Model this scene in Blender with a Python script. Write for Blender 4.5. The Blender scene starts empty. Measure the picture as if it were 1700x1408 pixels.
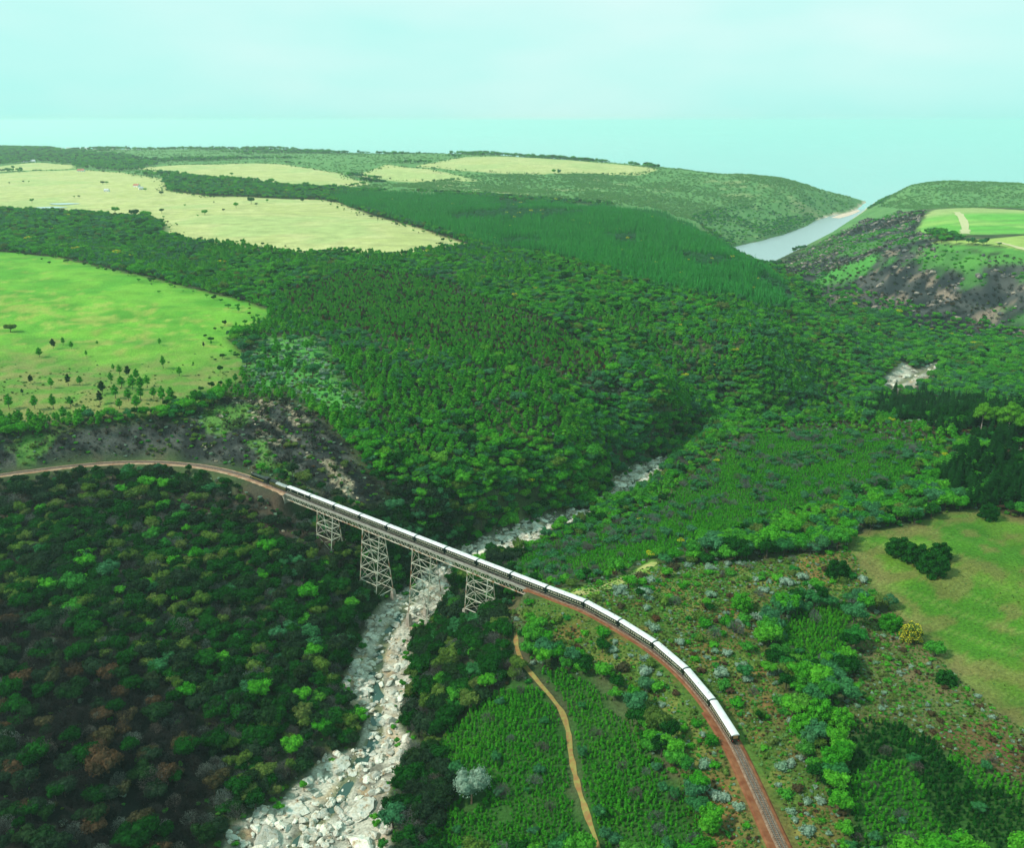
import bpy, math, random
import numpy as np

R = math.radians
scene = bpy.context.scene
COL = scene.collection

# ------------------------------------------------------------------ camera
cam_data = bpy.data.cameras.new('camera')
cam = bpy.data.objects.new('camera', cam_data)
COL.objects.link(cam)
CAM_Z = 275.0
cam.location = (0, 0, CAM_Z)
cam.rotation_euler = (R(90 - 18.57), 0, 0)
cam_data.sensor_fit = 'HORIZONTAL'
cam_data.sensor_width = 36.0
cam_data.lens = 36.0 * 1500 / 1700
cam_data.clip_start = 1.0
cam_data.clip_end = 200000
scene.camera = cam

# ------------------------------------------------------------------ sky, sun, exposure
SUN_EL, SUN_AZ = 43.0, -102.0         # degrees; azimuth from +Y towards +X (light comes from the left)
world = bpy.data.worlds.new('World')
scene.world = world
world.use_nodes = True
nt = world.node_tree
for n in list(nt.nodes):
    nt.nodes.remove(n)
w_out = nt.nodes.new('ShaderNodeOutputWorld')
w_bg = nt.nodes.new('ShaderNodeBackground')
w_sky = nt.nodes.new('ShaderNodeTexSky')
w_sky.sky_type = 'NISHITA'
w_sky.sun_disc = False
w_sky.sun_elevation = R(SUN_EL)
w_sky.sun_rotation = R(SUN_AZ)
w_sky.altitude = 275
w_sky.air_density = 1.0
w_sky.dust_density = 2.0
w_mix = nt.nodes.new('ShaderNodeMix')
w_mix.data_type = 'RGBA'
w_mix.inputs[0].default_value = 0.91
# a thin even veil of high cloud in front of the blue
w_tc = nt.nodes.new('ShaderNodeTexCoord')
w_map = nt.nodes.new('ShaderNodeMapping')
w_map.inputs['Scale'].default_value = (1.0, 1.0, 3.0)
w_noise = nt.nodes.new('ShaderNodeTexNoise')
w_noise.inputs['Scale'].default_value = 1.6
w_noise.inputs['Detail'].default_value = 4
w_ramp = nt.nodes.new('ShaderNodeValToRGB')
w_ramp.color_ramp.elements[0].position = 0.36
w_ramp.color_ramp.elements[0].color = (3.8, 9.7, 8.9, 1)
w_ramp.color_ramp.elements[1].position = 0.64
w_ramp.color_ramp.elements[1].color = (7.0, 10.0, 9.6, 1)
nt.links.new(w_tc.outputs['Generated'], w_map.inputs['Vector'])
nt.links.new(w_map.outputs['Vector'], w_noise.inputs['Vector'])
nt.links.new(w_noise.outputs['Fac'], w_ramp.inputs['Fac'])
nt.links.new(w_sky.outputs['Color'], w_mix.inputs[6])
nt.links.new(w_ramp.outputs['Color'], w_mix.inputs[7])
nt.links.new(w_mix.outputs[2], w_bg.inputs['Color'])
w_bg.inputs['Strength'].default_value = 0.104
nt.links.new(w_bg.outputs['Background'], w_out.inputs['Surface'])

sun_data = bpy.data.lights.new('sun', 'SUN')
sun_data.energy = 4.4
sun_data.angle = R(6)
sun_data.color = (1.0, 0.95, 0.86)
sun = bpy.data.objects.new('sun', sun_data)
COL.objects.link(sun)
sun.location = (-300, 0, 600)
sun.rotation_euler = (R(90 - SUN_EL), 0, R(180 - SUN_AZ))

vs = scene.view_settings
vs.view_transform = 'Standard'
vs.look = 'None'
vs.exposure = 0.0
vs.gamma = 1.0
vs.use_curve_mapping = False
scene.cycles.max_bounces = 5
scene.cycles.diffuse_bounces = 2
scene.cycles.glossy_bounces = 2
scene.cycles.transmission_bounces = 2
scene.cycles.volume_bounces = 1
scene.cycles.transparent_max_bounces = 4
scene.cycles.caustics_reflective = False
scene.cycles.caustics_refractive = False
scene.cycles.use_denoising = True

# survey of the place: world coordinates in metres
CTRL = [(-77.9, 216.6, 46.5),(-74.2, 231.9, 45.5),(-71.2, 244.5, 44.5),(-62.7, 264.2, 43.5),(-59.6, 284.6, 42.5),(-54.3, 303.7, 41.5),(-58.7, 334.0, 40.0),(-62.4, 359.2, 38.5),(-60.6, 387.4, 37.0),(-53.7, 419.3, 35.5),(-42.4, 455.4, 34.0),(-21.4, 483.7, 33.0),(0.0, 503.7, 32.0),(27.0, 527.8, 31.0),(53.7, 546.9, 30.0),(76.0, 585.1, 29.0),(92.7, 615.9, 28.0),(120.4, 649.4, 27.0),(150.0, 690.0, 25.5),(215.0, 745.0, 24.0),(290.0, 795.0, 22.5),(343.7, 836.4, 21.0),(388.2, 881.8, 20.0),(441.1, 940.0, 18.0),(500.2, 997.4, 16.5),(500.9, 1029.3, 15.5),(467.3, 1049.9, 14.0),(453.9, 1216.6, 9.0),(466.9, 1432.2, 4.0),(493.2, 1673.3, 0.0),(521.4, 1969.2, -3.0),(674.5, 2227.0, -3.0),(886.6, 2604.7, -3.0),(1090.1, 2959.7, -3.0),(-297.9, 488.7, 79.0),(-267.8, 499.2, 79.0),(-235.8, 508.2, 79.0),(-198.8, 506.2, 79.0),(-158.0, 489.6, 79.0),(-145.5, 482.2, 79.0),(-288.9, 469.7, 72.0),(-258.2, 476.6, 72.0),(-226.3, 482.8, 72.0),(-191.5, 482.8, 72.0),(-154.2, 474.0, 72.0),(-130.5, 461.3, 72.0),(-270.3, 432.3, 64.0),(-225.8, 439.6, 64.0),(-177.4, 439.6, 64.0),(-135.5, 439.6, 64.0),(-105.7, 434.8, 61.0),(-241.0, 376.4, 60.0),(-201.0, 382.1, 60.0),(-159.9, 387.9, 60.0),(-121.4, 395.1, 56.0),(-97.3, 407.5, 56.0),(-81.6, 402.9, 50.0),(-209.6, 317.9, 60.0),(-174.5, 322.2, 60.0),(-141.8, 334.1, 55.0),(-110.3, 340.2, 51.0),(-86.1, 349.5, 48.0),(-71.6, 349.1, 42.0),(-205.2, 269.6, 60.0),(-181.9, 266.4, 60.0),(-157.7, 269.6, 60.0),(-131.0, 277.1, 54.0),(-104.2, 290.3, 49.0),(-82.9, 297.8, 46.0),(-66.7, 299.2, 43.5),(-176.6, 221.9, 60.0),(-159.6, 224.9, 60.0),(-136.7, 231.1, 56.0),(-113.7, 240.0, 50.0),(-95.6, 245.1, 46.5),(-83.0, 250.9, 45.0),(-147.9, 174.5, 61.0),(-109.0, 174.5, 61.0),(-84.8, 192.7, 50.0),(-325.7, 477.0, 80.0),(-294.0, 395.0, 66.0),(-262.2, 323.5, 62.0),(-240.0, 100.0, 66.0),(-120.0, 90.0, 62.0),(-60.0, 95.0, 54.0),(0.0, 95.0, 56.0),(60.0, 95.0, 72.0),(-400.0, 150.0, 75.0),(-400.0, 300.0, 75.0),(-129.9, 474.7, 78.0),(-136.8, 481.9, 78.0),(-118.7, 466.5, 66.0),(-97.4, 450.0, 59.0),(-90.5, 438.9, 59.0),(-80.6, 435.0, 52.0),(-76.1, 428.3, 43.0),(-60.0, 420.8, 40.0),(-124.2, 469.3, 74.0),(-68.2, 411.4, 40.0),(-84.1, 434.7, 45.0),(-304.1, 501.0, 81.0),(-272.2, 509.0, 81.0),(-238.8, 516.2, 81.0),(-201.7, 515.2, 81.0),(-160.4, 499.0, 81.0),(-140.7, 491.3, 81.0),(-306.7, 509.5, 92.0),(-275.8, 520.4, 92.0),(-243.7, 531.7, 92.0),(-206.2, 531.7, 92.0),(-168.2, 528.9, 89.0),(-137.9, 526.2, 86.0),(-109.2, 491.2, 78.0),(-90.0, 478.7, 70.0),(-72.8, 475.9, 58.0),(-52.4, 475.2, 45.0),(-36.7, 473.7, 38.0),(-323.9, 543.5, 98.0),(-278.2, 543.5, 98.0),(-234.8, 549.8, 98.0),(-200.9, 575.6, 96.0),(-173.4, 592.7, 95.0),(-137.9, 562.0, 92.0),(-100.7, 526.3, 84.0),(-72.6, 506.2, 72.0),(-45.8, 484.4, 58.0),(-371.5, 633.1, 101.0),(-305.9, 633.1, 101.0),(-246.2, 650.0, 101.0),(-203.5, 690.3, 100.0),(-150.3, 661.2, 98.0),(-104.3, 599.3, 93.0),(-61.5, 543.0, 82.0),(-29.6, 516.1, 68.0),(-3.7, 511.3, 52.0),(19.2, 529.3, 40.0),(-445.7, 773.0, 106.0),(-367.1, 773.0, 106.0),(-292.7, 785.4, 106.0),(-236.8, 834.6, 104.0),(-173.4, 826.5, 100.0),(-103.8, 722.1, 97.0),(-43.8, 630.9, 88.0),(-8.2, 584.5, 76.0),(23.9, 557.4, 60.0),(50.1, 557.3, 45.0),(69.6, 587.1, 35.0),(-649.6, 1154.6, 112.0),(-541.1, 1118.1, 112.0),(-414.8, 1004.0, 112.0),(-327.2, 939.5, 108.0),(-282.3, 1005.6, 103.0),(-213.9, 967.7, 103.0),(-129.2, 915.0, 100.0),(-47.2, 769.9, 96.0),(4.6, 663.1, 88.0),(38.6, 611.1, 76.0),(70.3, 620.0, 50.0),(105.4, 643.9, 34.0),(-375.8, 570.6, 110.0),(-522.2, 731.5, 110.0),(-355.0, 503.0, 100.0),(-828.8, 1485.6, 104.0),(-675.3, 1406.4, 104.0),(-524.0, 1301.9, 104.0),(-388.8, 1197.5, 102.0),(-275.6, 1120.6, 102.0),(-191.2, 1151.8, 101.0),(-1014.2, 1833.0, 111.0),(-818.3, 1794.7, 111.0),(-567.1, 1465.9, 111.0),(-373.0, 1256.2, 110.0),(-265.1, 1215.4, 109.0),(-157.5, 1190.0, 107.0),(-58.4, 1262.8, 105.0),(-1279.8, 2329.9, 118.0),(-1008.2, 2226.3, 118.0),(-728.8, 2043.9, 118.0),(-509.6, 1963.3, 118.0),(-347.5, 1842.5, 116.0),(-170.9, 1536.4, 113.0),(-1593.0, 2914.8, 124.0),(-1359.8, 3023.3, 124.0),(-926.5, 2521.4, 124.0),(-582.0, 2140.7, 120.0),(-1938.5, 3559.3, 128.0),(-1596.4, 3559.3, 128.0),(-1073.4, 3038.6, 127.0),(-789.8, 2856.9, 127.0),(-492.2, 2635.7, 127.0),(-364.0, 2453.6, 125.0),(-2631.6, 4853.8, 140.0),(-2136.3, 4461.9, 140.0),(-1690.6, 4067.7, 132.0),(-1276.5, 3624.5, 132.0),(-984.0, 3573.8, 134.0),(-634.4, 3414.1, 134.0),(-379.5, 3112.9, 133.0),(-344.1, 3584.1, 138.0),(-129.0, 4037.9, 138.0),(118.3, 3695.9, 136.0),(337.4, 3510.9, 130.0),(509.7, 3309.2, 122.0),(-200.7, 2837.6, 128.0),(17.9, 2786.5, 122.0),(243.0, 2902.9, 112.0),(483.5, 3005.0, 110.0),(734.3, 3260.9, 100.0),(887.5, 3205.6, 95.0),(950.9, 3005.4, 80.0),(1003.9, 2869.6, 60.0),(-343.9, 2536.7, 112.0),(-143.3, 2464.7, 112.0),(48.2, 2481.5, 100.0),(196.7, 2335.8, 100.0),(421.5, 2602.7, 80.0),(605.0, 2663.6, 62.0),(791.2, 2706.6, 50.0),(972.5, 2820.7, 28.0),(393.1, 2320.5, 60.0),(477.4, 2208.7, 35.0),(675.5, 2522.1, 22.0),(496.9, 2063.2, 4.0),(819.4, 2611.6, 8.0),(-338.8, 2088.4, 108.0),(-188.8, 1935.2, 108.0),(-36.7, 1877.7, 107.0),(82.7, 1813.2, 107.0),(186.2, 1784.2, 104.0),(262.9, 1711.7, 100.0),(295.4, 1496.9, 93.0),(311.8, 1345.8, 85.0),(326.0, 1223.5, 78.0),(333.3, 1103.1, 70.0),(-115.4, 1602.7, 106.0),(0.0, 1555.3, 106.0),(95.5, 1453.4, 103.0),(181.1, 1374.1, 99.0),(232.5, 1252.9, 94.0),(261.9, 1121.1, 87.0),(284.0, 1030.0, 78.0),(-16.5, 1247.3, 103.0),(60.5, 1138.6, 103.0),(130.0, 1083.1, 97.0),(179.7, 991.9, 92.0),(222.7, 942.0, 82.0),(269.5, 923.0, 70.0),(322.1, 968.1, 60.0),(-59.7, 990.2, 99.0),(12.5, 930.7, 97.0),(65.6, 883.4, 94.0),(186.9, 860.0, 84.0),(212.7, 807.3, 76.0),(244.2, 804.1, 54.0),(316.5, 887.5, 50.0),(365.4, 934.8, 38.0),(305.5, 847.2, 30.0),(358.5, 894.4, 26.0),(44.3, 715.5, 86.0),(122.7, 674.0, 58.0),(168.4, 727.8, 38.0),(199.9, 764.7, 40.0),(74.9, 727.4, 87.0),(121.1, 698.5, 72.0),(166.9, 691.1, 54.0),(26.8, 787.1, 92.0),(128.8, 905.6, 82.0),(158.9, 863.6, 73.0),(196.1, 800.0, 54.0),(237.4, 783.7, 37.0),(420.0, 1300.0, 55.0),(470.0, 1500.0, 40.0),(420.0, 1700.0, 40.0),(520.0, 1180.0, 38.0),(330.0, 1900.0, 55.0),(300.0, 2100.0, 50.0),(540.8, 1026.4, 22.0),(603.5, 1039.8, 26.0),(515.6, 1096.8, 20.0),(580.2, 1108.4, 25.0),(626.4, 1085.1, 34.0),(483.0, 1146.5, 18.0),(486.2, 1261.9, 13.0),(512.4, 1265.7, 20.0),(565.9, 1216.8, 34.0),(620.3, 1166.2, 48.0),(649.7, 1135.3, 54.0),(498.5, 1399.9, 12.0),(495.5, 1561.6, 10.0),(526.0, 1354.9, 36.0),(582.0, 1282.1, 60.0),(638.4, 1210.6, 72.0),(676.5, 1163.5, 76.0),(522.0, 1521.6, 30.0),(524.4, 1679.2, 18.0),(498.0, 1763.0, 4.0),(687.0, 2105.0, 4.0),(644.3, 1877.0, 26.0),(556.0, 1446.7, 66.0),(607.2, 1370.6, 86.0),(657.1, 1289.2, 93.0),(726.3, 1259.8, 93.0),(612.6, 1686.2, 48.0),(737.5, 1937.3, 52.0),(700.5, 1694.1, 80.0),(681.9, 1504.1, 97.0),(763.2, 1470.3, 101.0),(859.8, 1470.3, 101.0),(853.9, 1845.6, 104.0),(956.5, 1858.4, 104.0),(1070.3, 1845.6, 104.0),(866.2, 2076.1, 80.0),(963.1, 2608.4, 10.0),(941.4, 2403.9, 40.0),(1350.0, 2500.0, 45.0),(1500.0, 2400.0, 60.0),(1700.0, 2300.0, 70.0),(2000.0, 2300.0, 80.0),(1370.7, 2993.4, 92.0),(1495.2, 2933.5, 92.0),(1620.9, 2820.5, 92.0),(1238.1, 2948.6, 80.0),(1169.9, 2936.4, 55.0),(1183.8, 3053.9, 25.0),(1092.1, 2586.3, 60.0),(1203.8, 2468.2, 62.0),(1376.7, 2432.4, 62.0),(-13.9, 468.2, 35.0),(-3.2, 432.4, 48.0),(8.8, 393.2, 62.0),(14.5, 350.9, 79.0),(28.3, 340.6, 79.0),(21.8, 493.8, 36.0),(33.2, 449.7, 50.0),(41.4, 398.1, 66.0),(50.3, 352.7, 78.0),(62.1, 533.2, 34.0),(71.5, 489.3, 48.0),(84.7, 443.8, 62.0),(94.7, 400.5, 73.0),(108.8, 364.7, 79.0),(93.0, 573.2, 34.0),(105.1, 539.9, 48.0),(126.0, 497.5, 60.0),(146.4, 457.6, 70.0),(158.1, 415.3, 79.0),(122.8, 614.5, 38.0),(148.4, 595.8, 52.0),(178.1, 555.1, 63.0),(203.1, 516.1, 72.0),(222.9, 477.0, 80.0),(164.2, 665.3, 46.0),(202.8, 640.2, 58.0),(240.1, 620.7, 66.0),(274.3, 599.9, 73.0),(311.7, 591.5, 78.0),(353.3, 591.5, 78.0),(230.0, 660.0, 42.0),(330.0, 700.0, 38.0),(400.0, 740.0, 35.0),(470.0, 780.0, 34.0),(560.0, 830.0, 36.0),(700.0, 900.0, 45.0),(640.0, 700.0, 75.0),(500.0, 640.0, 76.0),(253.5, 471.3, 86.0),(287.2, 471.3, 86.0),(218.5, 417.4, 88.0),(241.6, 421.1, 88.0),(254.1, 410.1, 88.0),(182.8, 396.2, 88.0),(160.6, 383.1, 88.0),(195.2, 349.6, 90.0),(218.3, 344.2, 90.0),(168.7, 347.9, 88.0),(153.0, 353.5, 85.0),(184.3, 281.0, 90.0),(169.0, 293.5, 87.0),(155.9, 315.4, 84.0),(133.3, 318.7, 82.0),(115.1, 339.6, 81.0),(100.1, 286.8, 81.0),(127.3, 271.5, 84.0),(152.6, 258.4, 86.0),(163.5, 241.9, 89.0),(89.4, 249.2, 81.0),(111.9, 231.1, 84.0),(136.4, 217.0, 87.0),(89.0, 205.9, 82.0),(115.5, 197.7, 86.0),(144.8, 192.0, 89.0),(275.8, 374.9, 92.0),(193.1, 244.0, 92.0),(89.1, 296.2, 80.0),(76.2, 336.4, 80.0),(120.0, 120.0, 82.0),(200.0, 120.0, 86.0),(300.0, 150.0, 92.0),(320.0, 330.0, 94.0),(420.0, 400.0, 95.0),(500.0, 500.0, 92.0),(56.2, 289.8, 79.0),(41.4, 319.1, 79.0),(23.1, 340.6, 79.0),(64.2, 251.8, 79.0),(67.2, 206.8, 79.0),(5.3, 350.2, 72.0),(-7.1, 376.4, 60.0),(-20.6, 391.0, 50.0),(-31.0, 388.7, 43.0),(-39.6, 385.3, 40.0),(24.5, 321.0, 75.0),(5.0, 324.5, 70.0),(-12.8, 334.8, 62.0),(-29.5, 348.8, 50.0),(-42.4, 360.3, 41.0),(44.0, 280.6, 75.0),(22.7, 289.9, 71.0),(2.3, 295.6, 67.0),(-16.5, 301.6, 60.0),(-31.7, 310.2, 51.0),(-43.6, 322.7, 42.0),(54.2, 239.1, 75.0),(38.2, 249.7, 71.0),(16.5, 255.8, 66.0),(-6.4, 263.2, 60.0),(-24.1, 271.8, 53.0),(-37.3, 280.9, 45.5),(57.6, 209.2, 75.0),(41.5, 216.3, 70.0),(20.3, 221.6, 65.0),(-3.8, 230.2, 58.0),(-21.7, 237.9, 52.0),(-36.4, 243.2, 47.0),(-48.9, 245.4, 45.0),(20.0, 150.0, 60.0),(60.0, 150.0, 74.0),(-10.0, 190.0, 54.0),(-25.0, 150.0, 52.0),(-9000.0, 7800.0, -40.0),(-5000.0, 7400.0, -40.0),(-2500.0, 7000.0, -40.0),(-800.0, 6300.0, -40.0),(400.0, 5400.0, -40.0),(1200.0, 4100.0, -40.0),(1700.0, 3700.0, -40.0),(2400.0, 3700.0, -40.0),(3600.0, 3900.0, -40.0),(-7000.0, 6000.0, 110.0),(-3500.0, 5600.0, 120.0),(-2600.0, 5000.0, 135.0),(-1300.0, 5400.0, 120.0),(-3300.0, 4000.0, 135.0),(-3500.0, 2500.0, 120.0),(-2000.0, 1500.0, 115.0),(-1000.0, 700.0, 105.0),(2500.0, 2900.0, 90.0),(2500.0, 2000.0, 100.0),(1500.0, 1000.0, 80.0),(900.0, 700.0, 85.0),(-9000.0, 12000.0, -60.0),(0.0, 12000.0, -60.0),(6000.0, 8000.0, -60.0),(1290.0, 3350.0, -4.0),(1350.0, 3500.0, -20.0)]
RIVER = [(-77.9, 216.6, 46.5),(-74.2, 231.9, 45.5),(-71.2, 244.5, 44.5),(-62.7, 264.2, 43.5),(-59.6, 284.6, 42.5),(-54.3, 303.7, 41.5),(-58.7, 334.0, 40.0),(-62.4, 359.2, 38.5),(-60.6, 387.4, 37.0),(-53.7, 419.3, 35.5),(-42.4, 455.4, 34.0),(-21.4, 483.7, 33.0),(0.0, 503.7, 32.0),(27.0, 527.8, 31.0),(53.7, 546.9, 30.0),(76.0, 585.1, 29.0),(92.7, 615.9, 28.0),(120.4, 649.4, 27.0),(150.0, 690.0, 25.5),(215.0, 745.0, 24.0),(290.0, 795.0, 22.5),(343.7, 836.4, 21.0),(388.2, 881.8, 20.0),(441.1, 940.0, 18.0),(500.2, 997.4, 16.5),(500.9, 1029.3, 15.5),(467.3, 1049.9, 14.0),(453.9, 1216.6, 9.0),(466.9, 1432.2, 4.0),(493.2, 1673.3, 0.0),(521.4, 1969.2, -3.0),(674.5, 2227.0, -3.0),(886.6, 2604.7, -3.0),(1090.1, 2959.7, -3.0)]
LAGOON = [(498.0, 2083.0),(598.0, 2203.0),(702.0, 2349.0),(812.0, 2531.0),(881.0, 2673.0),(989.0, 2832.0),(1062.0, 2908.0),(1137.0, 3041.0),(1195.0, 3163.0),(1259.0, 3296.0),(1386.0, 3551.0),(1366.0, 3439.0),(1253.0, 3222.0),(1183.0, 3085.0),(1114.0, 2938.0),(988.0, 2690.0),(827.0, 2376.0),(704.0, 2158.0),(578.0, 1939.0),(497.0, 1797.0),(477.0, 1820.0),(484.0, 1948.0)]
SANDBAR = [(955.0, 2759.0),(1019.0, 2860.0),(1080.0, 2948.0),(1125.0, 3009.0),(1122.0, 2978.0),(1074.0, 2889.0),(1021.0, 2804.0),(974.0, 2741.0)]
TRACK = [(98.0, 60.0),(88.0, 110.0),(81.0, 160.0),(76.6, 204.0),(75.2, 225.0),(73.4, 248.0),(70, 267.1),(64.1, 286.7),(55.6, 304.2),(44.3, 320.2),(31.1, 335.7),(16.4, 347.7),(-30.1, 385.6),(-76.6, 423.6),(-123.1, 461.5),(-138.2, 474.0),(-154.5, 486.5),(-172.0, 497.0),(-191.3, 504.6),(-214.4, 509.2),(-236.2, 508.8),(-255.8, 504.6),(-274.5, 498.2),(-297.4, 488.1),(-325.0, 472.0),(-370.0, 438.0),(-420.0, 395.0)]
BRIDGE = [(-124.3, 462.4),(7.5, 355.0)]
GREEN_FIELD = [(-845, 1282),(-676, 1204),(-568, 1144),(-414, 1002),(-325, 933),(-246, 868),(-224, 839),(-225, 778),(-238, 742),(-211, 691),(-195, 626),(-204, 578),(-230, 548),(-273, 541),(-318, 532),(-356, 504)]
TAN_FIELD = [(-1750, 2718),(-1582, 2893),(-1418, 3065),(-1209, 2892),(-961, 2571),(-808, 2184),(-652, 2010),(-548, 2010),(-400, 1987),(-221, 1607),(-121, 1415),(-56, 1303),(-150, 1190),(-233, 1213),(-277, 1195),(-355, 1250),(-449, 1309),(-533, 1393),(-567, 1499),(-622, 1598),(-778, 1704),(-907, 1762),(-981, 1772),(-1143, 1754)]
FAR_FIELD_A = [(-1243, 3113),(-1096, 3285),(-852, 3322),(-526, 2818),(-359, 2368),(-411, 2271),(-547, 2289),(-734, 2423),(-953, 2691)]
FAR_FIELD_B = [(-450, 2686),(-429, 3186),(-199, 2819),(-101, 2614),(-268, 2592)]
FAR_FIELD_C = [(-316, 3080),(-187, 3649),(0, 3684),(243, 3455),(493, 3135),(400, 2958),(209, 2959),(18, 2786),(-167, 2882)]
FAR_FIELD_D = [(-1952, 3040),(-1745, 3200),(-1762, 3479),(-1581, 3367),(-1450, 3115),(-1602, 2931),(-1780, 2766)]
DARK_WOOD = [(-6000, 9414),(-5100, 9412),(-2114, 4414),(-1699, 4090),(-1342, 3549),(-1149, 3042),(-1232, 2950),(-1440, 3114),(-1662, 3457),(-1809, 3574),(-1780, 3265),(-1996, 3109)]
TREE_STRIP = [(-928, 2504),(-1001, 2778),(-932, 2869),(-734, 2423),(-543, 2270),(-422, 2252),(-351, 2169),(-374, 1985),(-492, 1997),(-655, 2020),(-802, 2173)]
PINE_BLOCK = [(-418, 2115),(-353, 2180),(-209, 2149),(13, 2075),(213, 2183),(353, 2254),(427, 2170),(459, 2081),(374, 1487),(377, 1209),(325, 1035),(269, 1000),(201, 1000),(147, 1049),(97, 1125),(41, 1226),(-43, 1309),(-123, 1440),(-226, 1649),(-353, 1874)]
HEADLAND = [(-420, 2241),(-251, 2590),(-88, 2732),(288, 2989),(496, 3088),(870, 3143),(1284, 3670),(1122, 3023),(815, 2487),(496, 2070),(478, 2139),(438, 2232),(361, 2310),(217, 2229),(14, 2184),(-219, 2257),(-359, 2216)]
HEADLAND_EAST = [(1081, 2825),(1498, 3670),(2039, 4453),(1554, 2831),(2637, 4081),(1536, 2359),(1057, 1910),(1032, 2439)]
BURNT_HILL = [(871, 2055),(914, 2373),(674, 2042),(498, 1742),(415, 1295),(475, 1309),(509, 1255),(514, 1131),(559, 1094),(603, 1039),(663, 969),(810, 1220),(672, 1286),(651, 1392),(715, 1627),(891, 1981)]
EAST_FIELD_A = [(909, 1999),(1022, 1845),(1309, 2009),(969, 1475),(829, 1486),(703, 1465),(712, 1614)]
EAST_FIELD_B = [(642, 1413),(728, 1401),(816, 1460),(951, 1447),(857, 1296),(730, 1300),(712, 1333)]
EAST_GREEN = [(612, 1427),(642, 1413),(708, 1325),(852, 1288),(802, 1206),(695, 1232),(632, 1266),(612, 1338)]
GREEN_STREAK = [(486, 1469),(564, 1546),(576, 1438),(583, 1395),(546, 1414),(501, 1437)]
MEADOW = [(162, 395),(172, 398),(196, 401),(218, 416),(241, 420),(255, 411),(283, 387),(173, 213),(164, 243),(160, 266),(159, 291),(156, 328),(155, 358),(156, 376)]
SAPLING_SPUR = [(-7, 444),(18, 481),(55, 498),(95, 525),(137, 584),(179, 619),(207, 613),(243, 573),(263, 534),(224, 479),(165, 455),(128, 439),(93, 423),(59, 401),(36, 374),(18, 380)]
SAPLING_WEST = [(-27, 284),(-14, 296),(-1, 301),(9, 296),(17, 284),(20, 267),(20, 250),(22, 233),(24, 215),(-29, 231),(-19, 252)]
SAPLING_EAST = [(13, 302),(30, 298),(41, 270),(46, 250),(56, 228),(56, 205),(27, 214),(23, 235),(22, 261),(20, 284)]
SAPLING_PATCH = [(106, 320),(121, 334),(137, 332),(133, 309),(122, 290),(107, 288),(102, 302)]
SAPLING_CORNER = [(108, 248),(127, 255),(140, 233),(153, 217),(138, 189),(93, 195)]
TRACKSIDE = [(29, 358),(61, 389),(100, 385),(156, 377),(157, 351),(140, 337),(112, 338),(99, 314),(96, 279),(93, 248),(90, 223),(85, 199),(57, 204),(60, 225),(53, 256),(37, 299),(19, 316),(13, 331),(-3, 347),(13, 343)]
CLEARING = [(14, 350),(34, 362),(51, 380),(70, 403),(70, 391),(52, 364),(37, 348),(21, 343)]
BED_NEAR = [(-94, 228),(-96, 247),(-82, 263),(-75, 281),(-71, 290),(-61, 294),(-61, 312),(-74, 333),(-73, 363),(-71, 394),(-66, 414),(-53, 444),(-34, 481),(-18, 499),(-4, 514),(28, 540),(52, 551),(69, 594),(90, 630),(121, 660),(125, 645),(100, 602),(85, 552),(66, 562),(55, 535),(31, 515),(15, 487),(-6, 476),(-17, 468),(-33, 447),(-33, 405),(-44, 391),(-48, 369),(-43, 348),(-46, 332),(-46, 311),(-37, 286),(-44, 272),(-45, 259),(-38, 228)]
BED_FAR = [(378, 893),(400, 923),(438, 981),(437, 946),(466, 975),(519, 1008),(468, 956),(423, 891),(389, 861),(369, 847)]
BURNT_BANK = [(-324, 502),(-291, 522),(-252, 535),(-213, 542),(-202, 554),(-189, 589),(-150, 583),(-121, 555),(-91, 509),(-70, 483),(-85, 470),(-122, 485),(-153, 499),(-202, 516),(-239, 517),(-272, 508),(-319, 491)]
BURNT_GULLY = [(-292, 369),(-238, 371),(-193, 345),(-156, 325),(-134, 311),(-113, 289),(-102, 259),(-100, 227),(-190, 214)]
BURNT_BELOW = [(-313, 479),(-147, 477),(-124, 462),(-84, 437),(-90, 415),(-122, 435),(-154, 449),(-204, 468),(-253, 463),(-295, 444)]
DARK_PINES = [(372, 848),(408, 837),(442, 802),(420, 599),(288, 394),(255, 411),(241, 420),(226, 421),(239, 468),(272, 509),(292, 521),(277, 552),(263, 593),(318, 781)]
LIGHT_SLOPE = [(-206, 746),(-169, 753),(-129, 646),(-101, 577),(-115, 565),(-163, 618),(-176, 603),(-203, 671)]
BRUSH_BURN = [(-231, 931),(-180, 1082),(-89, 1021),(-12, 866),(44, 813),(74, 714),(47, 687),(0, 722),(-55, 730),(-109, 760),(-173, 824)]
SCRUB_EAST = [(141, 329),(155, 325),(158, 288),(161, 260),(165, 239),(153, 217),(140, 233),(127, 255),(108, 248),(121, 280),(132, 300)]
LINE_PATH = [(1.3, 335.5),(2.0, 322.7),(4.8, 309.8),(10.0, 297.9),(14.7, 289.7),(18.2, 282.0),(20.1, 271.7),(20.3, 261.0),(21.3, 250.1),(22.7, 237.4),(24.4, 227.2),(26.4, 217.6),(27.6, 206.0)]
LINE_LANE = [(23.5, 347.8),(35.9, 354.3),(49.9, 371.0),(60.7, 384.8),(69.9, 396.2)]
LINE_EAST = [(862.7, 1793.2),(834.3, 1709.8),(795.5, 1615.0),(732.1, 1482.3)]
LINE_EASTB = [(723.9, 1365.1),(728.4, 1330.5),(738.6, 1299.9),(766.8, 1273.4)]
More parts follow.
